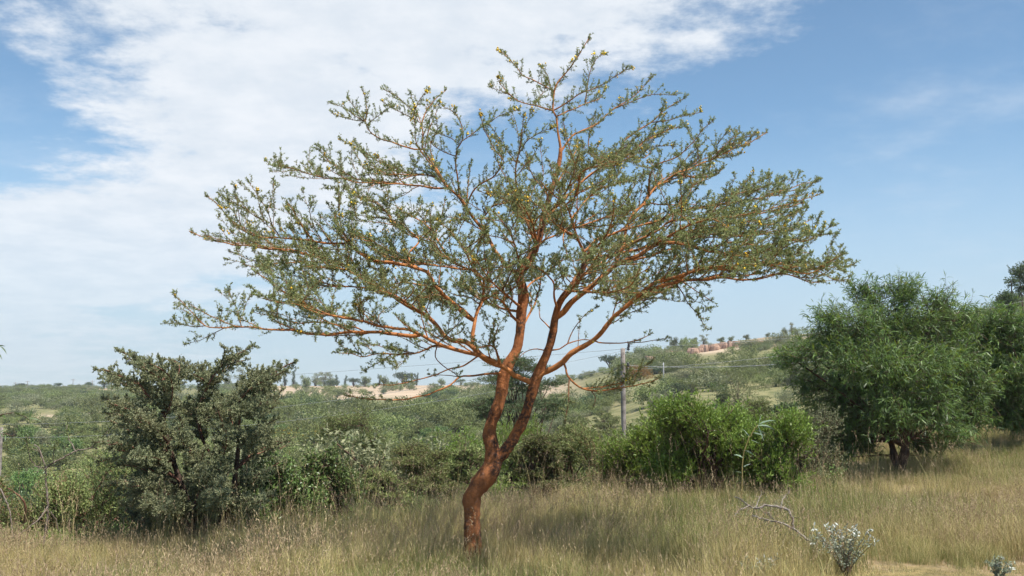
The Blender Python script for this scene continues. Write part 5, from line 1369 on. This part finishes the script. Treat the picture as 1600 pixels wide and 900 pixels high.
# long-leaved twig that reaches in from the left edge
bt = P(-60, 900, 7.0); bt[2] = hz(bt[0], 7.0)
tw_ = thing('long_leaved_sapling', 'long-leaved sapling reaching into the left edge of the picture', 'sapling', bt)
items = [([(-60,905),(-62,800),(-58,700),(-50,600),(-40,520),(-25,500)],3.0,0.8,0.0), ([(-58,690),(-35,668),(-10,652),(15,646),(35,650),(45,656)],1.2,0.4,0.1), ([(-50,600),(-30,570),(-12,548),(-4,540)],0.9,0.4,0.0), ([(-58,720),(-35,692),(-8,680),(12,678),(24,682)],1.0,0.4,-0.1)]
for bi, (br, W3) in enumerate(limb_set(tw_, bt, 7.0, items, M['dark_bark'], rng=rb)):
    i0 = int(len(W3) * 0.35); nn = 22 if bi else 26
    k = rb.integers(i0, len(W3), nn); lg = Geo()
    long_leaves(lg, W3[k] - bt, rb.normal(size=(nn, 3)) + np.array([0.7, 0, 0.1]), rb.uniform(0.06, 0.12, nn), 0.010, rb, 0, 0.6); obj('leaves', lg.mesh('leaves', [M['willow_leaf']], True), br, kind='stuff')

# pale sapling with big glaucous leaves in front of the bright bush
bs_ = P(1160, 770, 12.7); bs_[2] = hz(bs_[0], 12.7)
gs = thing('gum_sapling', 'thin sapling with large pale blue-green leaves in front of the bright bush', 'sapling', bs_)
items = [([(1158,780),(1160,750),(1160,725),(1163,705),(1168,690),(1175,677),(1184,664)],0.9,0.6,0.0)]
for br, W3 in limb_set(gs, bs_, 12.7, items, bark_mat('yellow_stem', (0.24, 0.19, 0.07), (0.34, 0.27, 0.11), None, 0, 20.0), 'stem', rb): W_s = W3
for (px, py, ex, ey, dpt) in ((1184,664,1212,648,0.1),(1182,666,1206,660,-0.1),(1178,672,1200,676,0.05),(1176,676,1196,682,-0.08),(1184,664,1195,690,-0.05),(1172,684,1160,668,0.1),(1170,688,1188,690,-0.1),(1166,700,1148,712,0.05),
                         (1164,704,1180,708,0.1),(1162,716,1146,706,-0.1),(1161,730,1175,724,0.1),(1160,740,1148,735,0.0),(1186,662,1190,645,0.05),(1180,668,1168,655,-0.06),(1184,664,1214,668,0.0),(1160,745,1165,765,-0.1)):
    a = P(px, py, 12.7) - bs_; b_ = P(ex, ey, 12.7 + dpt) - bs_; L_ = np.linalg.norm(b_ - a); lg = Geo(); long_leaves(lg, a[None], (b_ - a)[None] + np.array([[0, 0, 0.03]]), L_ * 0.95, 0.022, rb, 0, 0.35)
    obj('leaf', lg.mesh('leaf', [M['glaucous_leaf']], True), gs)

# dead thorn branch lying in the grass
bd = P(1262, 842, 9.5); bd[2] = hz(bd[0], 9.5)
db = thing('dead_branch', 'dead thorny grey branch lying in the grass left of the white-leaved plant', 'branch', bd)
items = [([(1268,846),(1255,838),(1242,828),(1228,820),(1212,815),(1195,812),(1175,806)],2.2,1.0,0.0), ([(1232,797),(1215,792),(1196,790),(1182,794),(1170,790),(1160,782),(1148,776)],2.0,0.8,0.1), ([(1240,826),(1238,810),(1232,797)],1.6,1.6,0.05),
         ([(1182,793),(1186,780),(1190,772)],1.0,0.5,0.1), ([(1220,793),(1224,780),(1234,768)],0.9,0.4,0.1), ([(1212,815),(1200,802),(1192,800)],0.9,0.4,-0.1), ([(1170,790),(1158,795),(1150,802)],0.8,0.4,-0.1)]
for br, W3 in limb_set(db, bd, 9.5, items, M['dead_bark'], rng=rb):
    nn = len(W3) * 4; k = rb.integers(0, len(W3), nn); d = unit(rb.normal(size=(nn, 3))); g = Geo(); A = W3[k] - bd; L_ = rb.uniform(0.02, 0.075, nn)[:, None]
    twigs(g, A, A + d * L_ * 0.5, A + d * L_, 0.0018, 0.0006); obj('thorns', g.mesh('thorns', [M['dead_bark']]), br, kind='stuff')
    lg = Geo(); nn = len(W3) * 5; k = rb.integers(0, len(W3), nn); leaf_quads(lg, W3[k] - bd + rb.normal(size=(nn, 3)) * np.array([0.035, 0.05, 0.045]) - np.array([0, 0, 0.03]), rb.normal(size=(nn, 3)), rb.uniform(0.012, 0.028, nn), 0.010, rb); obj('leaves', lg.mesh('leaves', [M['grey_leaf']], False), br, kind='stuff')

# white-leaved plant in the lower right
def white_plant(px, py, Y, w, top, n, label, seed, white):
    rr = np.random.default_rng(seed); b0 = P(px, py, Y); b0[2] = hz(b0[0], Y); t = thing('white_leaved_plant', label, 'plant', b0)
    H = P(px, top, Y)[2] - b0[2]; Wm = w * Y / F_PX; g = Geo(); lf = Geo(); wl = Geo()
    for i in range(n):
        th = rr.uniform(0, 6.28); r = Wm / 2 * rr.uniform(0.2, 1.0); h = H * rr.uniform(0.6, 1.02) * (1 - 0.25 * r / (Wm / 2))
        pts = resample(np.array([[rr.normal() * 0.015, rr.normal() * 0.015, -0.03], [math.cos(th) * r * 0.35, math.sin(th) * r * 0.35, h * 0.45], [math.cos(th) * r, math.sin(th) * r, h]]), 0.03)
        tube(g, pts, np.linspace(0.004, 0.0014, len(pts)), 5)
        m_ = 30; k = rr.integers(int(len(pts) * 0.35), len(pts), m_); leaf_quads(lf, pts[k], unit(rr.normal(size=(m_, 3)) + np.array([0, 0, 0.3])), rr.uniform(0.02, 0.042, m_), 0.013, rr)
        if rr.random() < white:
            m_ = rr.integers(3, 7); leaf_quads(wl, np.repeat(pts[-1:], m_, 0) + rr.normal(size=(m_, 3)) * 0.012, unit(rr.normal(size=(m_, 3)) + np.array([0, -0.2, 0.1])), rr.uniform(0.028, 0.05, m_), 0.016, rr)
    obj('stems', g.mesh('stems', [M['dark_bark']]), t); obj('leaves', lf.mesh('leaves', [M['felt_leaf']], False), t, kind='stuff'); obj('white_leaves', wl.mesh('white_leaves', [M['white_leaf']], False), t, kind='stuff')
white_plant(1322, 900, 8.9, 105, 806, 34, 'bushy plant with bright white leaf tips in the lower right grass', 911, 0.75)
white_plant(1190, 905, 8.8, 80, 862, 16, 'low plant with few white leaf tips at the lower edge, left of the bushier one', 912, 0.5)
white_plant(1560, 905, 8.8, 50, 866, 12, 'small white-tipped plant in the lower right corner', 913, 0.35)
white_plant(1275, 880, 9.4, 40, 818, 8, 'spindly plant with two white tips beside the dead branch', 914, 0.6)

# ------------------------------------------------------------------ the air: faint haze over the valley
hm, HN = new_mat('haze_air')
pv = HN.n('ShaderNodeVolumePrincipled'); pv.inputs['Color'].default_value = (0.80, 0.88, 1.0, 1); pv.inputs['Density'].default_value = 0.00032; pv.inputs['Anisotropy'].default_value = 0.2
ho = HN.n('ShaderNodeOutputMaterial'); HN.l(pv.outputs[0], ho.inputs['Volume'])
g = Geo(); c_ = np.array([[x, y, z] for z in (-40, 36) for (x, y) in ((-1200, -60), (1200, -60), (1200, 640), (-1200, 640))], float)
g.add(c_, [[3, 2, 1, 0], [4, 5, 6, 7], [0, 1, 5, 4], [1, 2, 6, 5], [2, 3, 7, 6], [3, 0, 4, 7]])
obj('haze', g.mesh('haze', [hm], False), None, kind='stuff', label='faint pale haze over the valley', category='haze')
